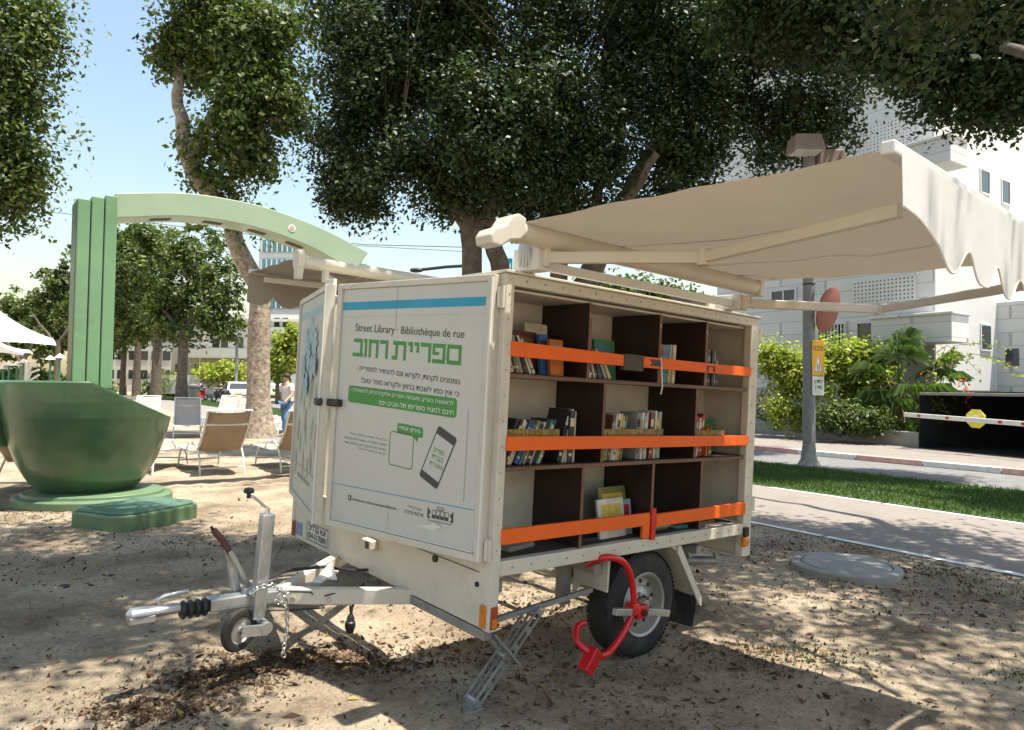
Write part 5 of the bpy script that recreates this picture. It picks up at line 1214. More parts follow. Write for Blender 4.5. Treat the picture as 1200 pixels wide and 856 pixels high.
for (pts) in (((1085,440),(1110,425),(1140,415),(1170,420),(1195,440)), ((1090,430),(1120,405),(1150,402),(1180,410)), ((1085,450),(1115,440),(1130,450),(1135,465)), ((1095,415),(1110,405),(1130,418),(1150,440))):
    Pw = [at(a, b, 16.5+i*.1)-bo for i, (a, b) in enumerate(pts)]; mb.tube(Pw, [.012]+[.008]*(len(Pw)-2)+[.004], 6); tips += [p for p in resample(Pw, .12)]
mb.tube([Vector((0,0,0)), at(1085,440,16.5)-bo], .02, 6); mb.build('stems', 'bark', bg)
def around(pts, per, sp): P = np.repeat(np.array([tuple(p) for p in pts]), per, 0); P = P+RNG.normal(size=P.shape)*sp; Nn = RNG.normal(size=P.shape); Nn /= np.linalg.norm(Nn, axis=1)[:, None]; return P, Nn
P, Nn = around(tips, 3, .07); quads('leaves', P, Nn, .09, 'leaf_lime', bg)
P, Nn = around([at(1136,468,16.9)-bo, at(1133,458,16.9)-bo, at(1128,447,16.9)-bo], 12, .07); P2_, N2_ = around(tips[::6], 1, .10); quads('flowers', np.vstack([P, P2_]), np.vstack([Nn, N2_]), .09, 'flower', bg)

# barrier
ba = gnd(1062, 545); Yb0, Yb1 = 16.6, 13.9
A0 = at(1060, 486, Yb0); A1 = at(1212, 498, Yb1); br = thing('barrier', 'red and white barrier arm across the garage entrance', 'barrier', Vector((A1.x, A1.y, 0)))
o_ = br.location; mb = MB(); mb.bar(A0-o_, A1-o_+(A1-A0)*.1, .05, .10); ab = mb.build('arm', 'wtube', br, bevel=.01)
mb = MB()
for t0 in (.12, .36, .76, .92): a = A0.lerp(A1, t0)-o_; b = A0.lerp(A1, t0+.03)-o_; mb.bar(a, b, .054, .06)
mb.each('red_stripe', 'red', ab)
mb = MB(); mb.box((.2,-.15,0),(.5,.15,1.05)); mb.build('cabinet', 'octa', br, bevel=.02)
Q = at(1145, 491, (Yb0+Yb1)/2-.15)-o_; dirb = (A1-A0).normalized(); nb = Vector((dirb.y, -dirb.x, 0)).normalized(); nb = nb if nb.y < 0 else -nb
oc = [(.21*math.cos(rad(22.5+45*i)), .21*math.sin(rad(22.5+45*i))) for i in range(8)]
mb = MB(); mb.prism([(a*1.1, b) for a, b in oc], lambda a, b, t: Q+dirb*a+Vector((0,0,b))+nb*t, .03, .045); oo = mb.build('octagon_sign', 'octa', br, bevel=.003)
mb = MB(); mb.prism([(a*.5, b*.45) for a, b in oc], lambda a, b, t: Q+dirb*a+Vector((0,0,b))+nb*t, .046, .048); mb.build('white_centre', 'white_ink', oo)

# ------------------------------------------------------------------ trees
bp = Vector((-6.9, 19.26, 0)); Y1 = 19.26
def rel(px, py, Y, base): return at(px, py, Y)-base
# near left leaning tree (pale trunk) 
b = gnd(303, 513); Yt = b.y; s = Yt/F
tr = [(Vector((.02,0,-.1)), .50), (Vector((0,0,.35)), .40)]+[(rel(px, py, Yt, b), r*s) for px, py, r in ((303,470,13.5),(303,400,12.5),(306,340,12),(288,310,11),(276,285,10),(271,262,10),(252,235,10),(228,205,9.5),(216,175,9),(214,140,8))]
lim = [(rel(222,190,Yt,b), rel(262,110,Yt,b), .22, .12), (rel(262,110,Yt,b), rel(268,20,Yt+.5,b), .12, .05), (rel(214,150,Yt,b), rel(205,60,Yt,b), .18, .10), (rel(205,60,Yt,b), rel(200,-40,Yt,b), .10, .05), (rel(262,110,Yt,b), rel(330,60,Yt,b), .1, .04), (rel(250,130,Yt,b), rel(320,140,Yt-.5,b), .08, .03), (rel(275,275,Yt,b), rel(300,262,Yt-.4,b), .06, .02)]
tree('leaning_tree', 'tree with pale mottled leaning trunk standing among the loungers', b, tr, lim,
     blobs_px(b, [(300,50,Yt,62,60),(245,70,Yt,42,50),(310,120,Yt-.5,50,45),(275,165,Yt-.3,50,40),(260,205,Yt,32,24),(330,90,Yt+.5,35,50),(215,30,Yt,30,35),(290,255,Yt-.5,18,14),(255,-20,Yt,60,40),(290,190,Yt,25,30),(200,60,Yt,18,26),(240,215,Yt-.6,18,14),(345,130,Yt,25,30)]), 950, 55, .28, .16, 'leaf_mid', 'bark_pale')
# big ficus, first stem cluster
b = gnd(553, 538); b = Vector((at(553,450,14.5).x, 14.5, 0)); Yt = 14.5; s = Yt/F
tr = [(Vector((0,0,-.1)), .42), (Vector((0,0,.5)), .30)]+[(rel(px, py, Yt, b), r*s) for px, py, r in ((553,400,12.5),(553,330,12),(553,290,12),(548,262,11),(530,240,8),(505,215,6))]
lim = [(rel(553,280,Yt,b), rel(600,190,Yt,b), .18, .10), (rel(600,190,Yt,b), rel(640,110,Yt,b), .10, .05), (rel(548,262,Yt,b), rel(470,170,Yt,b), .13, .05), (rel(590,330,Yt,b), rel(572,270,Yt,b), .20, .18), (rel(572,270,Yt,b), rel(590,170,Yt+1,b), .16, .08), (Vector((.5,.2,0)), rel(590,330,Yt,b), .26, .22)]
LEAF = .105
tree('ficus_tree', 'big dark ficus tree whose twin trunk rises behind the trailer front', b, tr, lim,
     blobs_px(b, [(460,80,Yt,80,75),(420,160,Yt,55,60),(520,60,Yt+1,90,70),(560,150,Yt-.6,90,70),(470,205,Yt-.5,70,42),(600,110,Yt,90,80),(410,215,Yt,36,30),(540,230,Yt,60,26),(450,10,Yt,80,50),(560,-20,Yt,100,50),(400,235,Yt,20,25),(610,210,Yt+.5,60,45),(440,245,Yt,30,18)]), 2600, 58, .22, LEAF, 'leaf_dark', 'bark')
b = Vector((at(660,450,15.5).x, 15.5, 0)); Yt = 15.5
tr = [(Vector((0,0,-.1)), .5), (Vector((0,0,.8)), .38), (rel(668,380,Yt,b), .33), (rel(690,325,Yt,b), .26), (rel(715,270,Yt,b), .21), (rel(740,220,Yt,b), .19), (rel(765,175,Yt,b), .15)]
lim = [(Vector((0,0,1.2)), rel(655,320,Yt,b), .22, .20), (rel(655,320,Yt,b), rel(672,200,Yt,b), .19, .12), (rel(672,200,Yt,b), rel(680,100,Yt,b), .12, .06), (rel(690,325,Yt,b), rel(700,225,Yt,b), .16, .12), (rel(700,225,Yt,b), rel(735,130,Yt,b), .12, .05), (rel(765,175,Yt,b), rel(860,90,Yt,b), .13, .05), (rel(715,270,Yt,b), rel(770,180,Yt-1,b), .12, .08), (rel(860,90,Yt,b), rel(960,40,Yt,b), .07, .03)]
tree('ficus_tree', 'dense ficus tree with several slanting limbs rising behind the open awning', b, tr, lim,
     blobs_px(b, [(700,80,Yt,90,80),(780,60,Yt,90,80),(700,190,Yt,90,60),(650,150,Yt-.5,70,80),(790,170,Yt,80,50),(860,120,Yt,80,65),(930,90,Yt,70,70),(880,180,Yt,50,28),(960,130,Yt,50,50),(1000,60,Yt,60,60),(640,240,Yt,60,30),(740,250,Yt+.6,60,26),(720,-20,Yt,130,50),(900,-10,Yt,120,60),(820,215,Yt,40,26),(950,165,Yt,36,26)]), 3000, 58, .23, LEAF, 'leaf_dark', 'bark')
# trees behind it
def simple_tree(px, py, top, wpx, name, label, leaf='leaf_mid', size=.3, n=260, per=40, tw=12, group='trees along the avenue', extra=None, Yo=None):
    b = gnd(px, py); Y = b.y if Yo is None else Yo
    if Yo is not None: b = Vector((at(px, py, Y).x, Y, 0))
    s = Y/F; tr = [(Vector((0,0,-.1)), tw*s*.62), (rel(px, py-25 if Yo is None else 400, Y, b), tw*s*.45), (rel(px+3, (py+top)/2+20, Y, b), tw*s*.4)]
    lim = [(rel(px+2, (py+top)/2+30, Y, b), rel(px-wpx*.35, (py+top)/2-10, Y, b), tw*s*.3, tw*s*.1), (rel(px+3, (py+top)/2+25, Y, b), rel(px+wpx*.35, (py+top)/2-15, Y, b), tw*s*.3, tw*s*.1)]
    h = (py-top); bl_ = extra or [(px, top+h*.28, Y, wpx*.42, h*.26), (px-wpx*.25, top+h*.42, Y, wpx*.28, h*.22), (px+wpx*.26, top+h*.40, Y, wpx*.28, h*.22), (px, top+h*.5, Y, wpx*.4, h*.18)]
    return tree(name, label, b, tr, lim, blobs_px(b, bl_), n, per, .035*wpx*s*.5+.25, size, leaf, 'bark', group)
simple_tree(213, 469, 255, 90, 'avenue_tree', 'avenue tree with thick grey trunk nearest the litter bin', extra=[(235,320,61,45,45),(205,340,61,40,45),(255,350,61,38,40),(220,375,61,50,28),(190,370,61,30,30),(250,385,61,30,20),(225,285,61,35,25)], n=420, size=.42, tw=13)
simple_tree(183, 466.5, 258, 80, 'avenue_tree', 'second avenue tree to the left of the litter bin', extra=[(180,310,69,40,40),(160,345,69,38,45),(190,370,69,38,30),(150,380,69,34,30),(175,285,69,30,22)], n=380, size=.45, tw=12)
simple_tree(160, 464.5, 270, 70, 'avenue_tree', 'third avenue tree to the left of the litter bin', extra=[(150,310,77,34,34),(135,350,77,34,40),(140,390,77,36,24),(150,285,77,30,22)], n=320, size=.5, tw=9)
simple_tree(144, 463.5, 280, 60, 'avenue_tree', 'slim avenue tree just right of the green pillar', extra=[(125,320,86,30,40),(110,365,86,34,40),(120,400,86,30,20)], n=280, size=.55, tw=7)
simple_tree(66, 462, 295, 80, 'avenue_tree', 'tall dark tree behind the left side of the green pillar', extra=[(78,330,90,24,38),(62,360,90,30,45),(85,380,90,26,40),(60,400,90,36,24)], n=300, size=.55, tw=7)
simple_tree(25, 462, 335, 70, 'avenue_tree', 'lighter rounded tree behind the white sails at the far left', extra=[(30,365,98,28,26),(12,380,98,24,22),(45,385,98,26,24),(20,405,98,34,18)], n=240, size=.6, tw=6)
simple_tree(760, 470, 315, 150, 'distant_tree', 'sunlit light green tree seen between the trailer roof and the awning', extra=[(720,345,40,30,22),(755,348,40,34,24),(795,352,40,26,18),(700,335,40,20,16),(760,375,40,60,20),(780,400,40,60,30)], n=330, size=.34, Yo=40, group=None, leaf='leaf_lime' if 0 else 'leaf_mid')
simple_tree(330, 466, 385, 60, 'garden_tree', 'bright green garden tree right of the pale tree trunk', extra=[(333,420,52,20,18),(322,435,52,16,14),(345,405,52,16,20)], n=200, size=.35, Yo=52, leaf='leaf_lime', group=None)
# left edge tree: trunk outside the frame on the left
b = Vector((at(-45,450,13).x, 13, 0)); Yt = 13.
tree('plane_tree', 'leafy tree whose crown hangs in at the top left edge', b, [(Vector((0,0,-.1)), .4), (Vector((0,0,2)), .3), (rel(-30,270,Yt,b), .25), (rel(0,205,Yt,b), .15)],
     [(rel(-30,270,Yt,b), rel(10,180,Yt,b), .18, .09), (rel(10,180,Yt,b), rel(15,90,Yt,b), .09, .04), (rel(-30,270,Yt,b), rel(-40,80,Yt,b), .2, .08)],
     blobs_px(b, [(-10,60,Yt,75,80),(20,120,Yt,52,55),(-10,190,Yt,60,60),(20,215,Yt,30,28),(30,40,Yt,42,55),(40,160,Yt,32,25),(0,250,Yt,30,20),(-60,120,Yt,70,110)]), 900, 55, .24, .11, 'leaf_mid', 'bark')
# SHADE TREES
SUNV = Vector((.291, -.082, 1.)).normalized()
LIT = [(gnd(430,800),.50,.42),(gnd(360,760),.35,.3),(gnd(480,850),.45,.35),(gnd(470,725),.40,.25),(gnd(85,795),.20,.12),(gnd(70,838),.16,.10),(gnd(215,705),.12,.1),(gnd(345,690),.3,.2),(gnd(940,772),.22,.10),(gnd(1010,845),.30,.16),
       (gnd(930,700),.45,.12),(gnd(700,662),.5,.2),(gnd(1150,760),.12,.08),(gnd(60,640),.15,.1),(gnd(260,550),1.6,.7),(gnd(40,540),1.0,.5),(gnd(600,705),.5,.3),(gnd(1080,600),1.3,.6),(gnd(960,600),.8,.5),(gnd(300,620),.5,.2)]
def lit_keep(base):
    def k(C):
        W = C+np.array([base.x, base.y, base.z]); gx = W[:, 0]-.291*W[:, 2]; gy = W[:, 1]+.082*W[:, 2]; m = np.ones(len(C), bool)
        for c, rx, ry in LIT: m &= ((gx-c.x)/(rx+.30))**2+((gy-c.y)/(ry+.30))**2 > 1
        # nothing over the awning: its canvas is in full sun
        ax_ = W[:, 0]-.291*(W[:, 2]-2.15); ay_ = W[:, 1]+.082*(W[:, 2]-2.15); tx = .765*(ax_+.089)+.643*(ay_-3.137); ty = -.643*(ax_+.089)+.766*(ay_-3.137)
        m &= ~((tx > -.5)&(tx < 2.2)&(ty > -2.1)&(ty < .3))
        # keep the crown out of the strip of sky above the trailer
        d = (W-CAM)@MC; yy = 428-F*d[:, 2]/np.maximum(d[:, 1], .1); xx = 600+F*d[:, 0]/np.maximum(d[:, 1], .1)
        vis = (d[:, 1] > .5)&(yy > -40)&(xx < 1035)&(xx > -60)
        return m&~vis
    return k
b = Vector((4.7, 2.0, 0))
def wb(lst): return [((x-b.x, y-b.y, z-b.z), r) for x, y, z, r in lst]
tree('shade_ficus', 'ficus outside the frame on the right, shading the sand before the trailer', b, [(Vector((0,0,-.1)), .42), (Vector((0,0,2.2)), .30), (Vector((.1,.3,3.6)), .26)],
     [(Vector((.1,.3,3.5)), Vector((-2.6,-3.0,6.4)), .2, .07), (Vector((.1,.3,3.5)), Vector((1.2,5.5,6.2)), .2, .07), (Vector((.1,.3,3.5)), Vector((-4.8,-2.5,7.4)), .16, .05), (Vector((1.2,5.5,6.2)), Vector((.2,7.5,6.4)), .07, .03), (Vector((.1,.3,3.5)), Vector((2.4,1.0,6.4)), .15, .05)],
     wb([(.4,3.6,6.6,(2.6,2.0,1.0)),(-1.6,3.2,7.0,(2.4,1.9,1.0)),(2.6,3.4,6.4,(2.4,2.2,1.1)),(4.6,4.6,6.2,(2.2,2.4,1.2)),(2.2,1.2,6.6,(2.5,1.6,1.0)),(-3.2,4.3,7.6,(2.0,1.6,.9)),(.8,5.4,6.6,(1.8,1.1,.7)),(4.4,6.8,6.0,(2.2,1.6,1.1))]), 2300, 60, .21, .095, 'leaf_dark', 'bark', keep=lit_keep(b))
b = Vector((8.6, 6.6, 0))
tree('verge_ficus', 'dark ficus on the verge whose leafy branches fill the top right corner', b, [(Vector((0,0,-.1)), .45), (Vector((0,0,2.5)), .32), (Vector((-.3,.3,3.8)), .26)],
     [(Vector((-.3,.3,3.7)), at(1150,40,11.5)-b, .2, .07), (Vector((-.3,.3,3.7)), Vector((-1.5,3.5,6.5)), .2, .07), (at(1190,90,11.3)-b, at(1090,60,11.8)-b, .07, .025), (at(1150,40,11.5)-b, at(1060,10,12)-b, .06, .02)],
     blobs_px(b, [(1120,40,11.5,70,60),(1180,80,11.2,55,58),(1085,85,11.8,40,42),(1150,130,11.4,34,20),(1215,60,11.2,60,90),(1060,20,12,50,50),(1105,128,11.7,26,18),(1190,-20,11.5,110,60),(1080,-40,12,90,50)])
     +[((x-b.x, y-b.y, z-b.z), r) for x, y, z, r in ((6.6,11.8,8.0,(1.8,1.2,.9)),(9.6,8.4,8.2,(1.4,1.2,.7)),(5.2,12.6,8.6,(1.6,1.4,.8)))], 2300, 60, .21, .105, 'leaf_dark', 'bark', gate=False)
b = Vector((-5.2, 1.0, 0))
tree('shade_tree', 'tree standing outside the frame on the left that dapples the sand', b, [(Vector((0,0,-.1)), .4), (Vector((0,0,3.5)), .26)],
     [(Vector((0,0,3.4)), Vector((1.5,2,6)), .2, .06), (Vector((0,0,3.4)), Vector((-.6,3,6)), .2, .06), (Vector((0,0,3.4)), Vector((2.8,1.2,6.6)), .16, .05)],
     wb([(-2.4,4.0,6.4,(1.9,1.8,.9)),(-4.6,4.6,6.2,(2.0,1.8,.9)),(-3.2,2.4,6.8,(2.2,1.4,.8)),(-2.2,5.6,7.0,(2.2,1.0,.7)),(-.6,5.8,7.6,(1.6,.9,.6))]), 900, 60, .20, .10, 'leaf_mid', 'bark', keep=lit_keep(b))

# ------------------------------------------------------------------ left background buildings
def block(name, label, px0, px1, py1, Y, htop, m, yaw=0, depth=10):
    a = at(px0, 450, Y); c = at(px1, 450, Y); w = (c-a).length; t = thing(name, label, 'building', Vector(((a.x+c.x)/2, Y, 0)), yaw)
    mb = MB(); mb.box((-w/2, 0, 0), (w/2, depth, htop)); mb.build('wall', m, t); return t, w
def zat(py, Y, px=280): return at(px, py, Y).z
Yq = 74.
t, w = block('apartment_building', 'white apartment building with long balconies across the avenue', 200, 352, 470, Yq, zat(368, Yq), 'plaster')
X = lambda px: at(px, 450, Yq).x-t.location.x
def tb(mb, a, b_, c, d, y0, y1): mb.box((X(a), y0, zat(d, Yq)), (X(b_), y1, zat(c, Yq)))
mb = MB(); tb(mb, 222, 300, 410, 419, -2.0, 0); mb.build('balcony', 'plaster', t); mb = MB(); tb(mb, 300, 350, 385, 393, -2.0, 0); mb.build('balcony', 'plaster', t)
mb = MB(); tb(mb, 222, 300, 419, 421, -2.0, 0); tb(mb, 200, 352, 374, 377, -.8, 0); mb.build('slab', 'beigewall', t)
mb = MB(); tb(mb, 222, 290, 421, 442, -.02, .0); mb.build('recess', 'beigewall', t)
for a, b_, c, d in ((248,256,398,408),(258,266,398,408),(228,233,428,440),(240,245,428,440),(320,326,372,383),(330,336,372,383),(205,212,428,440),(278,284,398,408)):
    mb = MB(); tb(mb, a, b_, c, d, -.06, -.03); wn = mb.build('window', 'glassdark', t); mb = MB(); tb(mb, a-1, b_+1, d, d+1, -.14, -.0); tb(mb, a-1, b_+1, c-1, c, -.12, 0); mb.build('window_frame', 'plaster', wn)
for a in (242, 222.5, 298):
    mb = MB(); tb(mb, a, a+1.6, 419, 455, -1.9, -1.6); mb.build('column', 'plaster', t)
mb = MB(); tb(mb, 200, 352, 441, 462, -4.2, -4.0); mb.build('garden_wall', 'plaster', t)
Yq = 90.; t, w = block('glass_office', 'office building with bands of blue glass above the left awning', 300, 392, 470, Yq, zat(276, Yq, 340), 'plaster')
for k in range(5):
    py = 283+k*22
    mb = MB(); mb.box((-w/2+.4, -.3, zat(py+13, Yq, 340)), (w/2-.4, -.05, zat(py, Yq, 340))); gl = mb.build('glass_band', 'glassblue', t)
    mb = MB()
    for i in range(15): xx = -w/2+.4+(w-.8)*i/14; mb.box((xx-.06, -.4, zat(py+13, Yq, 340)), (xx+.06, -.301, zat(py, Yq, 340)))
    mb.build('mullion', 'plaster', gl)
Yq = 110.; t, w = block('apartment_building', 'pale apartment building seen between the avenue trunks', 95, 215, 470, Yq, zat(395, Yq, 160), 'beigewall')
for k in range(3):
    for i in range(9):
        xx = -w/2+1+(w-2)*i/8; z = 2+k*3.0; mb = MB(); mb.box((xx-.6, -.08, z), (xx+.6, -.02, z+1.4)); wn = mb.build('window', 'glassdark', t)
# distant trees and hedges closing the horizon
def far_bush(px, py0, Y, rx, rz, label, leaf='leaf_mid', n=90, size=.5, nm='far_hedge', cat='hedge'):
    b = Vector((at(px,450,Y).x, Y, 0)); bush(nm, label, cat, b, blobs_px(b, [(px, py0, Y, rx, rz), (px-rx*.5, py0+4, Y, rx*.7, rz*.8), (px+rx*.5, py0+3, Y, rx*.7, rz*.8)]), n, 40, .5, size, leaf)
far_bush(195, 450, 71, 16, 10, 'yellowish green garden hedge left of the litter bin', 'leaf_lime', size=.4)
far_bush(265, 437, 70, 32, 9, 'green garden hedge behind the white car', 'leaf_lime', size=.4)
far_bush(20, 448, 100, 40, 16, 'dark row of shrubs behind the green railing at the far left', 'leaf_mid', 160, .7)
far_bush(100, 450, 100, 30, 14, 'shrubs at the far end of the avenue', 'leaf_mid', 120, .7)
far_bush(420, 440, 100, 80, 18, 'far shrubs behind the trailer front', 'leaf_mid', 200, .8)
far_bush(640, 440, 60, 120, 34, 'shrubs behind the trailer shelves', 'leaf_mid', 240, .6)
far_bush(790, 440, 45, 80, 40, 'shrubs beyond the road behind the trailer', 'leaf_mid', 240, .45)
far_bush(-120, 440, 100, 90, 20, 'shrubs beyond the left edge', 'leaf_mid', 140, .8)

# ------------------------------------------------------------------ sails, lamps, railing at the far left
def sail(label, apex, left, right, Y, back):
    A = at(*apex, Y); Lp = at(*left, Y-2); Rp = at(*right, Y-2); Bp = at((left[0]+right[0])/2, right[1]-3, Y+5)
    b = Vector((A.x, A.y, 0)); t = thing('white_canopy', label, 'canopy', b, group='white canopies'); mb = MB(); c = [Lp-b, Rp-b, Bp+Vector((3,0,0))-b, Bp-Vector((3,0,0))-b]; a = A-b
    vs = []; fs = []; n = 10
    for i in range(4):
        p, q = c[i], c[(i+1)%4]; o = len(vs)
        for u in range(n+1):
            for v in range(n+1):
                e = p.lerp(q, v/n); r = a.lerp(e, u/n); sag = -.35*math.sin(PI*u/n)*.6+.25*math.sin(PI*v/n)*(u/n)**2; vs.append(r+Vector((0,0,sag)))
        fs += [(o+u*(n+1)+v, o+(u+1)*(n+1)+v, o+(u+1)*(n+1)+v+1, o+u*(n+1)+v+1) for u in range(n) for v in range(n)]
    mb.add(vs, fs); mb.build('canopy', 'tent', t, smooth=True)
    mb = MB(); mb.cyl((0,0,0), a, .08); mb.build('pole', 'pole', t)
sail('large white canopy at the far left edge', (-30,340), (-90,412), (66,405), 30, 0)
sail('smaller white canopy below the large one at the far left', (-25,385), (-70,420), (27,417), 36, 0)
def lampp(px, py, label):
    Y = 38.; b = Vector((at(px,450,Y).x, Y, 0)); t = thing('garden_lamp', label, 'lamp', b, group='conical garden lamps'); z = at(px, py, Y).z
    mb = MB(); mb.cyl((0,0,0),(0,0,z+.1),.05,n=10); mb.build('post', 'gmetal', t); mb = MB(); mb.lathe([(.26,-.08),(.24,-.04),(.05,.14),(.0,.16)], lambda x,y,h: Vector((x,y,z+h)), 16); mb.build('lamp_shade', 'white_ink', t, smooth=True)
for i, (px, py) in enumerate(((58,420),(69,418),(27,424),(19,427),(10,427),(3,431))):
    lampp(px, py, ['garden lamp with a white cone shade, second from the green pillar', 'garden lamp with a white cone shade, nearest the green pillar', 'garden lamp with a white cone shade beside the white branching mast', 'garden lamp with a white cone shade, second left of the white branching mast', 'garden lamp with a white cone shade, third left of the white branching mast', 'lowest garden lamp with a white cone shade, at the left edge'][i])
Y = 34.; b = Vector((at(31,450,Y).x, Y, 0)); t = thing('white_mast', 'white mast with curved side arms at the far left', 'mast', b)
mb = MB(); mb.cyl((0,0,0),(0,0,2.35),.09); 
for k in range(3): mb.tube([(0,0,1.0+k*.35),(.2,0,1.5+k*.35),(.6,0,1.75+k*.25)], .05, 8)
mb.cyl((-.3,0,2.35),(.35,0,2.35),.06); mb.build('mast', 'wtube', t, smooth=True)
b = Vector((at(35,450,32).x, 32, 0)); t = thing('railing', 'green metal railing at the far left', 'railing', b)
mb = MB(); mb.bar((-5,0,1.25),(2.6,0,1.25),.06,.08); mb.bar((-5,0,.2),(2.6,0,.2),.05,.05); mb.build('rail', 'gmetal', t)
mb = MB()
for k in range(40): x = -5+k*.195; mb.cyl((x,0,0),(x,0,1.25),.018,n=6)
mb.build('balusters', 'gmetal', t)

# ------------------------------------------------------------------ vehicles
def car(name, label, cat, loc, rz, L, Wd, Hh, paint, van=False):
    t = thing(name, label, cat, loc, rz)
    # side profile, x forward
    if van: prof = [(-L/2,.35),(-L/2,.9),(-L/2+.08,Hh-.12),(-L/2+.25,Hh),(L/2-1.5,Hh),(L/2-.75,1.15),(L/2-.1,.95),(L/2,.6),(L/2-.05,.32)]
    else: prof = [(-L/2,.38),(-L/2-.02,.62),(-L/2+.06,.98),(-L/2+.45,Hh-.10),(-L/2+.9,Hh),(L/2-2.1,Hh),(L/2-1.25,.98),(L/2-.2,.82),(L/2,.55),(L/2-.06,.30)]
    mb = MB(); n = len(prof); secs = []
    for y, k in ((-Wd/2,.0),(-Wd/2+.0,.0)): pass
    def wy(z): return Wd/2*(1-.0 if z < .95 else 1-.16*(z-.95)/(Hh-.95))
    vs = [Vector((x, -wy(z), z)) for x, z in prof]+[Vector((x, wy(z), z)) for x, z in prof]
    mb.add(vs, [(i, (i+1)%n, n+(i+1)%n, n+i) for i in range(n)]+[tuple(range(n-1,-1,-1)), tuple(range(n,2*n))]); body = mb.build('body', paint, t, bevel=.07, smooth=True, seg=3)
    mb = MB(); x0 = -L/2+(.35 if van else .55); x1 = L/2-(1.6 if van else 1.5)
    for s in (-1, 1):
        for a, b_ in ((x0, (x0+x1)/2-.04), ((x0+x1)/2+.04, x1)):
            mb.add([(a, s*(wy(1.0)+.005), 1.02),(b_, s*(wy(1.0)+.005), 1.02),(b_-.15*(b_ == x1), s*(wy(Hh-.14)+.008), Hh-.14),(a+.12*(a == x0), s*(wy(Hh-.14)+.008), Hh-.14)], [(0,1,2,3)])
    rx = -L/2-.005
    if van: mb.add([(rx,-Wd*.38,1.1),(rx,Wd*.38,1.1),(rx+.07,Wd*.34,Hh-.25),(rx+.07,-Wd*.34,Hh-.25)], [(0,1,2,3)])
    else: mb.add([(-L/2+.09,-Wd*.40,1.02),(-L/2+.09,Wd*.40,1.02),(-L/2+.40,Wd*.34,Hh-.13),(-L/2+.40,-Wd*.34,Hh-.13)], [(0,1,2,3)])
    fx_ = L/2; mb.add([(fx_-(.80 if van else 1.30),-Wd*.40,1.13 if van else 1.01),(fx_-(.80 if van else 1.30),Wd*.40,1.13 if van else 1.01),(fx_-(1.45 if van else 2.02),Wd*.35,Hh-.08),(fx_-(1.45 if van else 2.02),-Wd*.35,Hh-.08)], [(0,1,2,3)])
    mb.each('window', 'glassdark', t, solid=.012)
    for s in (-1, 1):
        mb = MB(); mb.box((-L/2-.03, s*Wd*.44-.09, .72), (-L/2+.04, s*Wd*.44+.09, .95)); mb.build('tail_light', 'redlens', t, bevel=.02)
        mb = MB(); mb.box((L/2-.12, s*Wd*.38-.14, .60), (L/2+.0, s*Wd*.38+.14, .76)); mb.build('headlight', 'lens', t, bevel=.02)
        for x in (-L/2+.82, L/2-.85):
            mb = MB(); mb.lathe([(.05,-.1),(.30,-.1),(.33,-.07),(.33,.07),(.30,.1),(.05,.1)], lambda a, b_, h: Vector((x+a, s*(Wd/2-.09)+h, .33+b_)), 24, closed=True); wl_ = mb.build('wheel', 'rubber', t, smooth=True)
            mb = MB(); mb.cyl((x, s*(Wd/2-.0), .33), (x, s*(Wd/2+.015), .33), .20, .18, 16); mb.build('rim', 'rim', wl_)
    mb = MB(); mb.box((-L/2-.06,-Wd*.45,.36),(-L/2+.1,Wd*.45,.56)); mb.box((L/2-.1,-Wd*.45,.30),(L/2+.05,Wd*.45,.48)); mb.each('bumper', 'black' if not van else paint, t, bevel=.04)
    mb = MB(); mb.box((-L/2-.065,-.26,.62),(-L/2-.03,.26,.74)); mb.build('number_plate', 'octa', t)
    return t
HD = math.atan2(SD.y, SD.x)
car('parked_car', 'white car seen from behind just left of the pale tree trunk', 'car', gnd(277, 470.5), HD-.15, 4.2, 1.78, 1.62, 'carwhite')
car('parked_car', 'white car half hidden right of the pale tree trunk', 'car', gnd(316, 471.5), HD-.1, 4.2, 1.75, 1.5, 'carwhite')
car('white_van', 'white van parked behind the avenue tree trunks', 'van', sn(86, 13.2), HD+PI, 4.9, 1.9, 2.0, 'carwhite', True)
car('parked_car', 'blue car parked at the far left end behind the avenue trunks', 'car', sn(97, 13.6), HD+PI, 4.4, 1.8, 1.5, 'carblue')

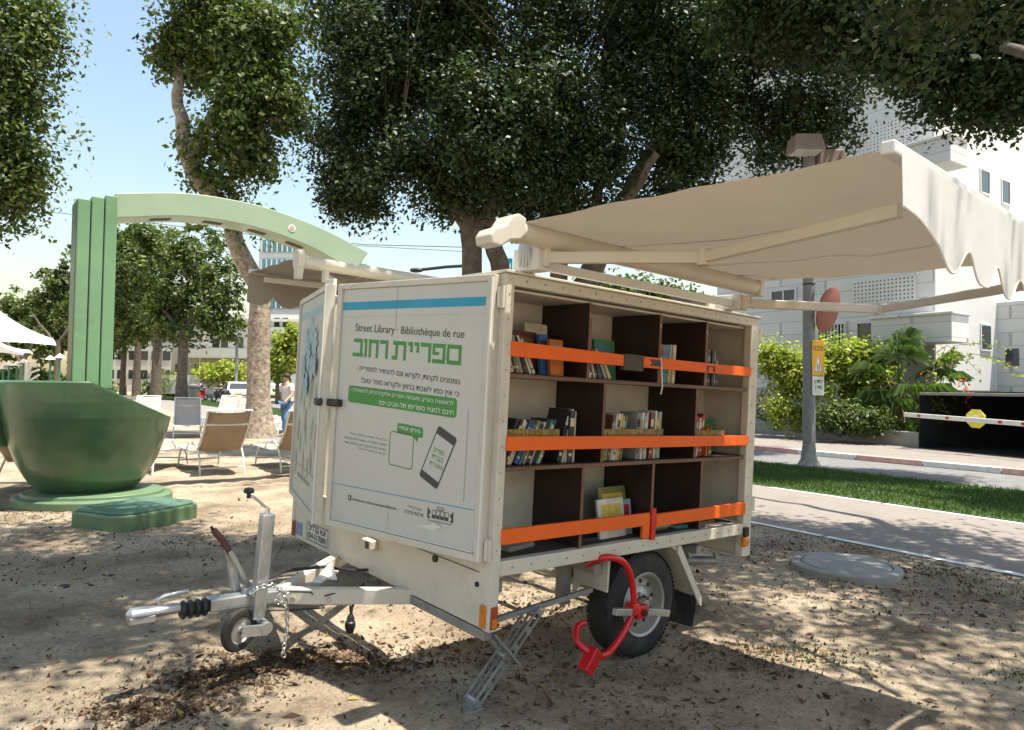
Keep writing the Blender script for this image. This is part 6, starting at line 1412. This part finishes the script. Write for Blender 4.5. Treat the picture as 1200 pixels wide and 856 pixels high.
# ------------------------------------------------------------------ people
def skinmesh(name, pts, edges, radii, m, parent, sub=2, root=0):
    me = bpy.data.meshes.new(name); me.from_pydata([Vector(p) for p in pts], edges, []); me.materials.append(M[m])
    o = bpy.data.objects.new(name, me); COL.objects.link(o); o.parent = parent
    md = o.modifiers.new('skin', 'SKIN'); md.use_smooth_shade = True
    for i, r in enumerate(radii):
        v = me.skin_vertices[0].data[i]; v.radius = r if isinstance(r, tuple) else (r, r); v.use_root = (i == root)
    o.modifiers.new('sub', 'SUBSURF').levels = sub; o.modifiers['sub'].render_levels = sub
    return o
def person(label, loc, rz, pose, shirt, pants, hair='hair', long_hair=False):
    t = thing('person', label, 'person', loc, rz)
    J = dict(pel=(0,0,.95), waist=(0,0,1.08), chest=(0,.01,1.30), sh=(0,0,1.43), neck=(0,.0,1.52), head=(0,.015,1.63), top=(0,.0,1.72),
        sl=(-.17,0,1.41), el=(-.23,-.02,1.14), wl=(-.24,.06,.90), hl=(-.24,.09,.80), sr=(.17,0,1.41), er=(.23,-.04,1.14), wr=(.24,.04,.90), hr=(.24,.07,.80),
        pl=(-.09,0,.90), kl=(-.10,.03,.50), al=(-.10,-.02,.09), tl=(-.10,.13,.03), pr=(.09,0,.90), kr=(.10,.03,.50), ar=(.10,-.02,.09), tr=(.10,.13,.03))
    J.update(pose); 
    names = list(J); idx = {n: i for i, n in enumerate(names)}
    E_ = [('pel','waist'),('waist','chest'),('chest','sh'),('sh','neck'),('neck','head'),('head','top'),('sh','sl'),('sl','el'),('el','wl'),('wl','hl'),('sh','sr'),('sr','er'),('er','wr'),('wr','hr'),('pel','pl'),('pl','kl'),('kl','al'),('al','tl'),('pel','pr'),('pr','kr'),('kr','ar'),('ar','tr')]
    R_ = dict(pel=(.13,.10), waist=(.12,.085), chest=(.145,.10), sh=(.10,.08), neck=.055, head=(.078,.095), top=(.05,.06), sl=.06, el=.042, wl=.030, hl=(.022,.042), sr=.06, er=.042, wr=.030, hr=(.022,.042), pl=.085, kl=.06, al=.042, tl=.035, pr=.085, kr=.06, ar=.042, tr=.035)
    skinmesh('body', [J[n] for n in names], [(idx[a], idx[b]) for a, b in E_], [R_[n] for n in names], 'skin', t)
    def sub_(nm, ns, es, m, g, ext={}):
        ix = {n: i for i, n in enumerate(ns)}; rr_ = []
        for n in ns: r = ext.get(n, R_[n]); rr_.append(tuple(q+g for q in (r if isinstance(r, tuple) else (r, r))))
        skinmesh(nm, [J[n] for n in ns], [(ix[a], ix[b]) for a, b in es], rr_, m, t)
    V_ = lambda a, b, f: tuple(Vector(J[a]).lerp(Vector(J[b]), f))
    J['ml'] = V_('sl','el',.75); J['mr'] = V_('sr','er',.75); R_['ml'] = R_['mr'] = .05
    sub_('shirt', ['pel','waist','chest','sh','sl','ml','sr','mr'], [('pel','waist'),('waist','chest'),('chest','sh'),('sh','sl'),('sl','ml'),('sh','sr'),('sr','mr')], shirt, .014)
    sub_('trousers', ['pel','pl','kl','al','pr','kr','ar'], [('pel','pl'),('pl','kl'),('kl','al'),('pel','pr'),('pr','kr'),('kr','ar')], pants, .012, {'al': .052, 'ar': .052})
    hd = Vector(J['head']); mb = MB()
    mb.lathe([(.0,-.01),(.088,.0),(.098,.04),(.090,.09),(.055,.125),(.0,.135)], lambda x, y, h: hd+Vector((x*.95, y*1.05-.018, h-.005)), 20)
    if long_hair: mb.lathe([(.05,-.10),(.075,-.04),(.085,.02)], lambda x, y, h: hd+Vector((x, y*.6-.05, h)), 16)
    mb.build('hair', hair, t, smooth=True)
    mb = MB(); mb.add([hd+Vector(p) for p in ((-.012,.092,-.02),(.012,.092,-.02),(0,.115,-.022),(0,.095,.02))], [(0,1,2),(0,2,3),(1,3,2)])
    mb.build('nose', 'skin', t); mb = MB()
    for x in (-.03, .03): mb.lathe([(.0,-.006),(.009,.0),(.0,.006)], lambda a, b_, h: hd+Vector((x+a, .088+h, .012+b_)), 8)
    mb.each('eyeball', 'black', t); mb = MB(); mb.box((hd.x-.022, hd.y+.082, hd.z-.052), (hd.x+.022, hd.y+.090, hd.z-.044)); mb.build('mouth', 'redkerb', t)
    return t
wp = at(336, 450, 19.5); wp.z = 0
person('person in a white top and blue jeans walking behind the half open shutter', wp, rad(160), dict(el=(-.24,.08,1.15), wl=(-.20,.26,1.0), hl=(-.19,.33,.97), er=(.25,-.12,1.15), wr=(.27,-.16,.91), hr=(.27,-.15,.82), kl=(-.10,.16,.52), al=(-.10,.16,.10), tl=(-.10,.31,.06), kr=(.10,-.02,.50), ar=(.10,-.24,.14), tr=(.10,-.13,.04)), 'wshirt', 'jeans', 'hair', True)
SITP = dict(pel=(0,-.05,.86), waist=(0,-.04,.99), chest=(0,.03,1.20), sh=(0,.05,1.33), neck=(0,.06,1.42), head=(0,.08,1.53), top=(0,.07,1.62), sl=(-.17,.05,1.31), el=(-.26,.18,1.08), wl=(-.26,.40,1.08), hl=(-.25,.47,1.08), sr=(.17,.05,1.31), er=(.26,.18,1.08), wr=(.26,.40,1.08), hr=(.25,.47,1.08),
    pl=(-.10,.0,.82), kl=(-.16,.38,.72), al=(-.15,.25,.32), tl=(-.15,.38,.26), pr=(.10,.0,.82), kr=(.16,.38,.72), ar=(.15,.25,.32), tr=(.15,.38,.26))
def scooter(label, loc, rz, m):
    t = thing('motor_scooter', label, 'scooter', loc, rz, group='motor scooters')
    for y in (-.62, .66):
        mb = MB(); mb.lathe([(.12,-.05),(.22,-.055),(.26,-.03),(.26,.03),(.22,.055),(.12,.05)], lambda a, b_, h: Vector((h, y+a, .26+b_)), 24, closed=True); wl_ = mb.build('wheel', 'rubber', t, smooth=True)
        mb = MB(); mb.cyl((-.04,y,.26),(.04,y,.26),.13); mb.build('rim', 'rim', wl_)
    mb = MB(); loft(mb, [[Vector((sx*w_, y, z)) for sx, z in ((-1,z0),(1,z0),(1,z1),(-1,z1))] for y, w_, z0, z1 in ((-.85,.06,.55,.70),(-.6,.15,.40,.78),(-.1,.16,.28,.76),(.0,.14,.26,.45),(.35,.14,.26,.36),(.42,.16,.30,.85),(.52,.13,.45,.98),(.62,.06,.60,.90))]); mb.build('body', m, t, bevel=.03, smooth=True)
    mb = MB(); mb.box((-.13,-.7,.77),(.13,.0,.85)); mb.build('seat', 'black', t, bevel=.03)
    mb = MB(); mb.tube([(-.33,.40,1.02),(-.1,.5,1.0),(.1,.5,1.0),(.33,.40,1.02)], .018, 8); mb.cyl((0,.66,.26),(0,.5,1.0),.03); mb.build('handlebar', 'black', t, smooth=True)
    mb = MB(); mb.box((-.07,.56,.82),(.07,.64,.94)); mb.build('headlight', 'lens', t, bevel=.02)
    return t
g1 = gnd(259, 471.5); scooter('black motor scooter ridden in front of the white car', g1, rad(150), 'black'); person('person in a black shirt riding the black motor scooter', g1, rad(150), SITP, 'bshirt', 'bshirt')
g2 = gnd(234, 469.5); scooter('red motor scooter beside the grey litter bin', g2, rad(-20), 'red'); person('person in a navy shirt sitting on the red motor scooter by the litter bin', g2, rad(-20), SITP, 'nshirt', 'bshirt')
t = thing('litter_bin', 'grey litter bin on the verge beside the avenue tree', 'litter bin', gnd(226.5, 470.5)); mb = MB(); mb.lathe([(.36,0),(.40,.1),(.42,1.15),(.44,1.2),(.42,1.3),(.2,1.36),(.0,1.37)], f0, 20); mb.build('drum', 'book_pale blue' if 0 else 'pole', t, smooth=True)
mb = MB(); mb.cyl((0,0,1.02),(0,0,1.10),.428,n=20); mb.build('band', 'black', t)
t = thing('lamp_post', 'slim grey lamp post by the road left of the pale tree trunk', 'lamp post', gnd(276, 469.5)); mb = MB(); mb.lathe([(.18,0),(.15,.4),(.13,.45),(.11,5.2),(.10,5.25)], f0, 14); mb.build('post', 'pole', t, smooth=True); mb = MB(); mb.box((-.25,-.3,5.25),(.25,.3,5.4)); mb.build('lamp_head', 'lamphead', t, bevel=.04)
# road lamp arm seen over the trailer front, blue sign beside the ficus trunk
Y = 26.; b = Vector((at(556,450,Y).x, Y, 0)); t = thing('street_lamp', 'dark street lamp with a long horizontal arm left of the ficus trunk', 'street lamp', b)
mb = MB(); mb.cyl((0,0,0),(0,0,at(556,313,Y).z),.09,.06); mb.build('post', 'pole', t); mb = MB(); A_ = at(488,317,Y)-b; B__ = at(556,311,Y)-b; mb.tube([B__, B__.lerp(A_,.5)+Vector((0,0,.03)), A_], .06, 8); mb.build('arm', 'black', t); mb = MB(); mb.lathe([(.0,-.25),(.12,-.2),(.16,0),(.1,.2),(.0,.25)], lambda x,y,h: A_+Vector((h,y,x*.6)), 14); mb.build('lamp_head', 'black', t, smooth=True)
Y = 24.; p = at(592,308,Y); t = thing('blue_sign', 'small blue and white sign seen between the ficus trunks', 'sign', Vector((p.x,p.y,0))); mb = MB(); mb.box((-.25,-.02,p.z-.35),(.25,.0,p.z+.15)); s_ = mb.build('plate', 'blueband', t, bevel=.01); mb = MB(); mb.add([(-.02,-.022,p.z-.3),(.2,-.022,p.z-.3),(.2,-.022,p.z+.0)], [(0,1,2)]); mb.build('white_arrow', 'white_ink', s_); mb = MB(); mb.cyl((0,.03,0),(0,.03,p.z),.04); mb.build('post', 'pole', t)
# overhead cables
def cable(label, pts, Y0, Y1, r=.012):
    P_ = [at(a, b_, Y0+(Y1-Y0)*i/(len(pts)-1)) for i, (a, b_) in enumerate(pts)]; mb = MB(); o = P_[0]; mb.tube(P_, r, 6); tag(mb.build('overhead_cable', 'black', origin=o), label, 'cable', 'overhead cables')
cable('thin overhead cable crossing behind the green arch', ((-60,243),(40,247),(130,256),(230,268),(330,279),(430,287),(545,290)), 30, 24)
cable('second thin cable above the left awning', ((300,281),(380,286),(470,291),(560,296)), 26, 24, .009)

# ------------------------------------------------------------------ tidy, light, camera
bpy.data.objects.remove(_fo, do_unlink=True)
w = bpy.data.worlds.new('World'); sc.world = w; w.use_nodes = True
nt = w.node_tree; bgn = nt.nodes['Background']; sk = nt.nodes.new('ShaderNodeTexSky'); sk.sky_type = 'NISHITA'; sk.sun_disc = False
sk.sun_elevation = math.asin(SUNV.z); sk.sun_rotation = math.atan2(SUNV.x, SUNV.y); sk.altitude = 10; sk.air_density = 1.8; sk.dust_density = 1.5; sk.ozone_density = .6
nt.links.new(sk.outputs[0], bgn.inputs[0]); bgn.inputs[1].default_value = .105
l = bpy.data.lights.new('Sun', 'SUN'); l.energy = 5.0; l.angle = rad(.53); l.color = (1, .94, .83); lo = bpy.data.objects.new('sun', l); COL.objects.link(lo)
lo.rotation_euler = SUNV.to_track_quat('Z', 'Y').to_euler(); lo.location = (5, -2, 20)
cam = bpy.data.cameras.new('Camera'); co = bpy.data.objects.new('camera', cam); COL.objects.link(co)
m4 = Matrix.Identity(4)
for i in range(3):
    m4[i][0] = MC[i][0]; m4[i][1] = MC[i][2]; m4[i][2] = -MC[i][1]; m4[i][3] = CAM[i]
co.matrix_world = m4; cam.sensor_width = 36; cam.lens = F/1200*36; cam.clip_start = .05; cam.clip_end = 2000; sc.camera = co
sc.view_settings.view_transform = 'Standard'; sc.view_settings.look = 'None'; sc.view_settings.exposure = 1.03; sc.view_settings.gamma = 1; sc.view_settings.use_curve_mapping = False
sc.cycles.max_bounces = 6; sc.cycles.diffuse_bounces = 2; sc.cycles.glossy_bounces = 3; sc.cycles.transmission_bounces = 4; sc.cycles.use_adaptive_sampling = True
sc.cycles.adaptive_threshold = .02
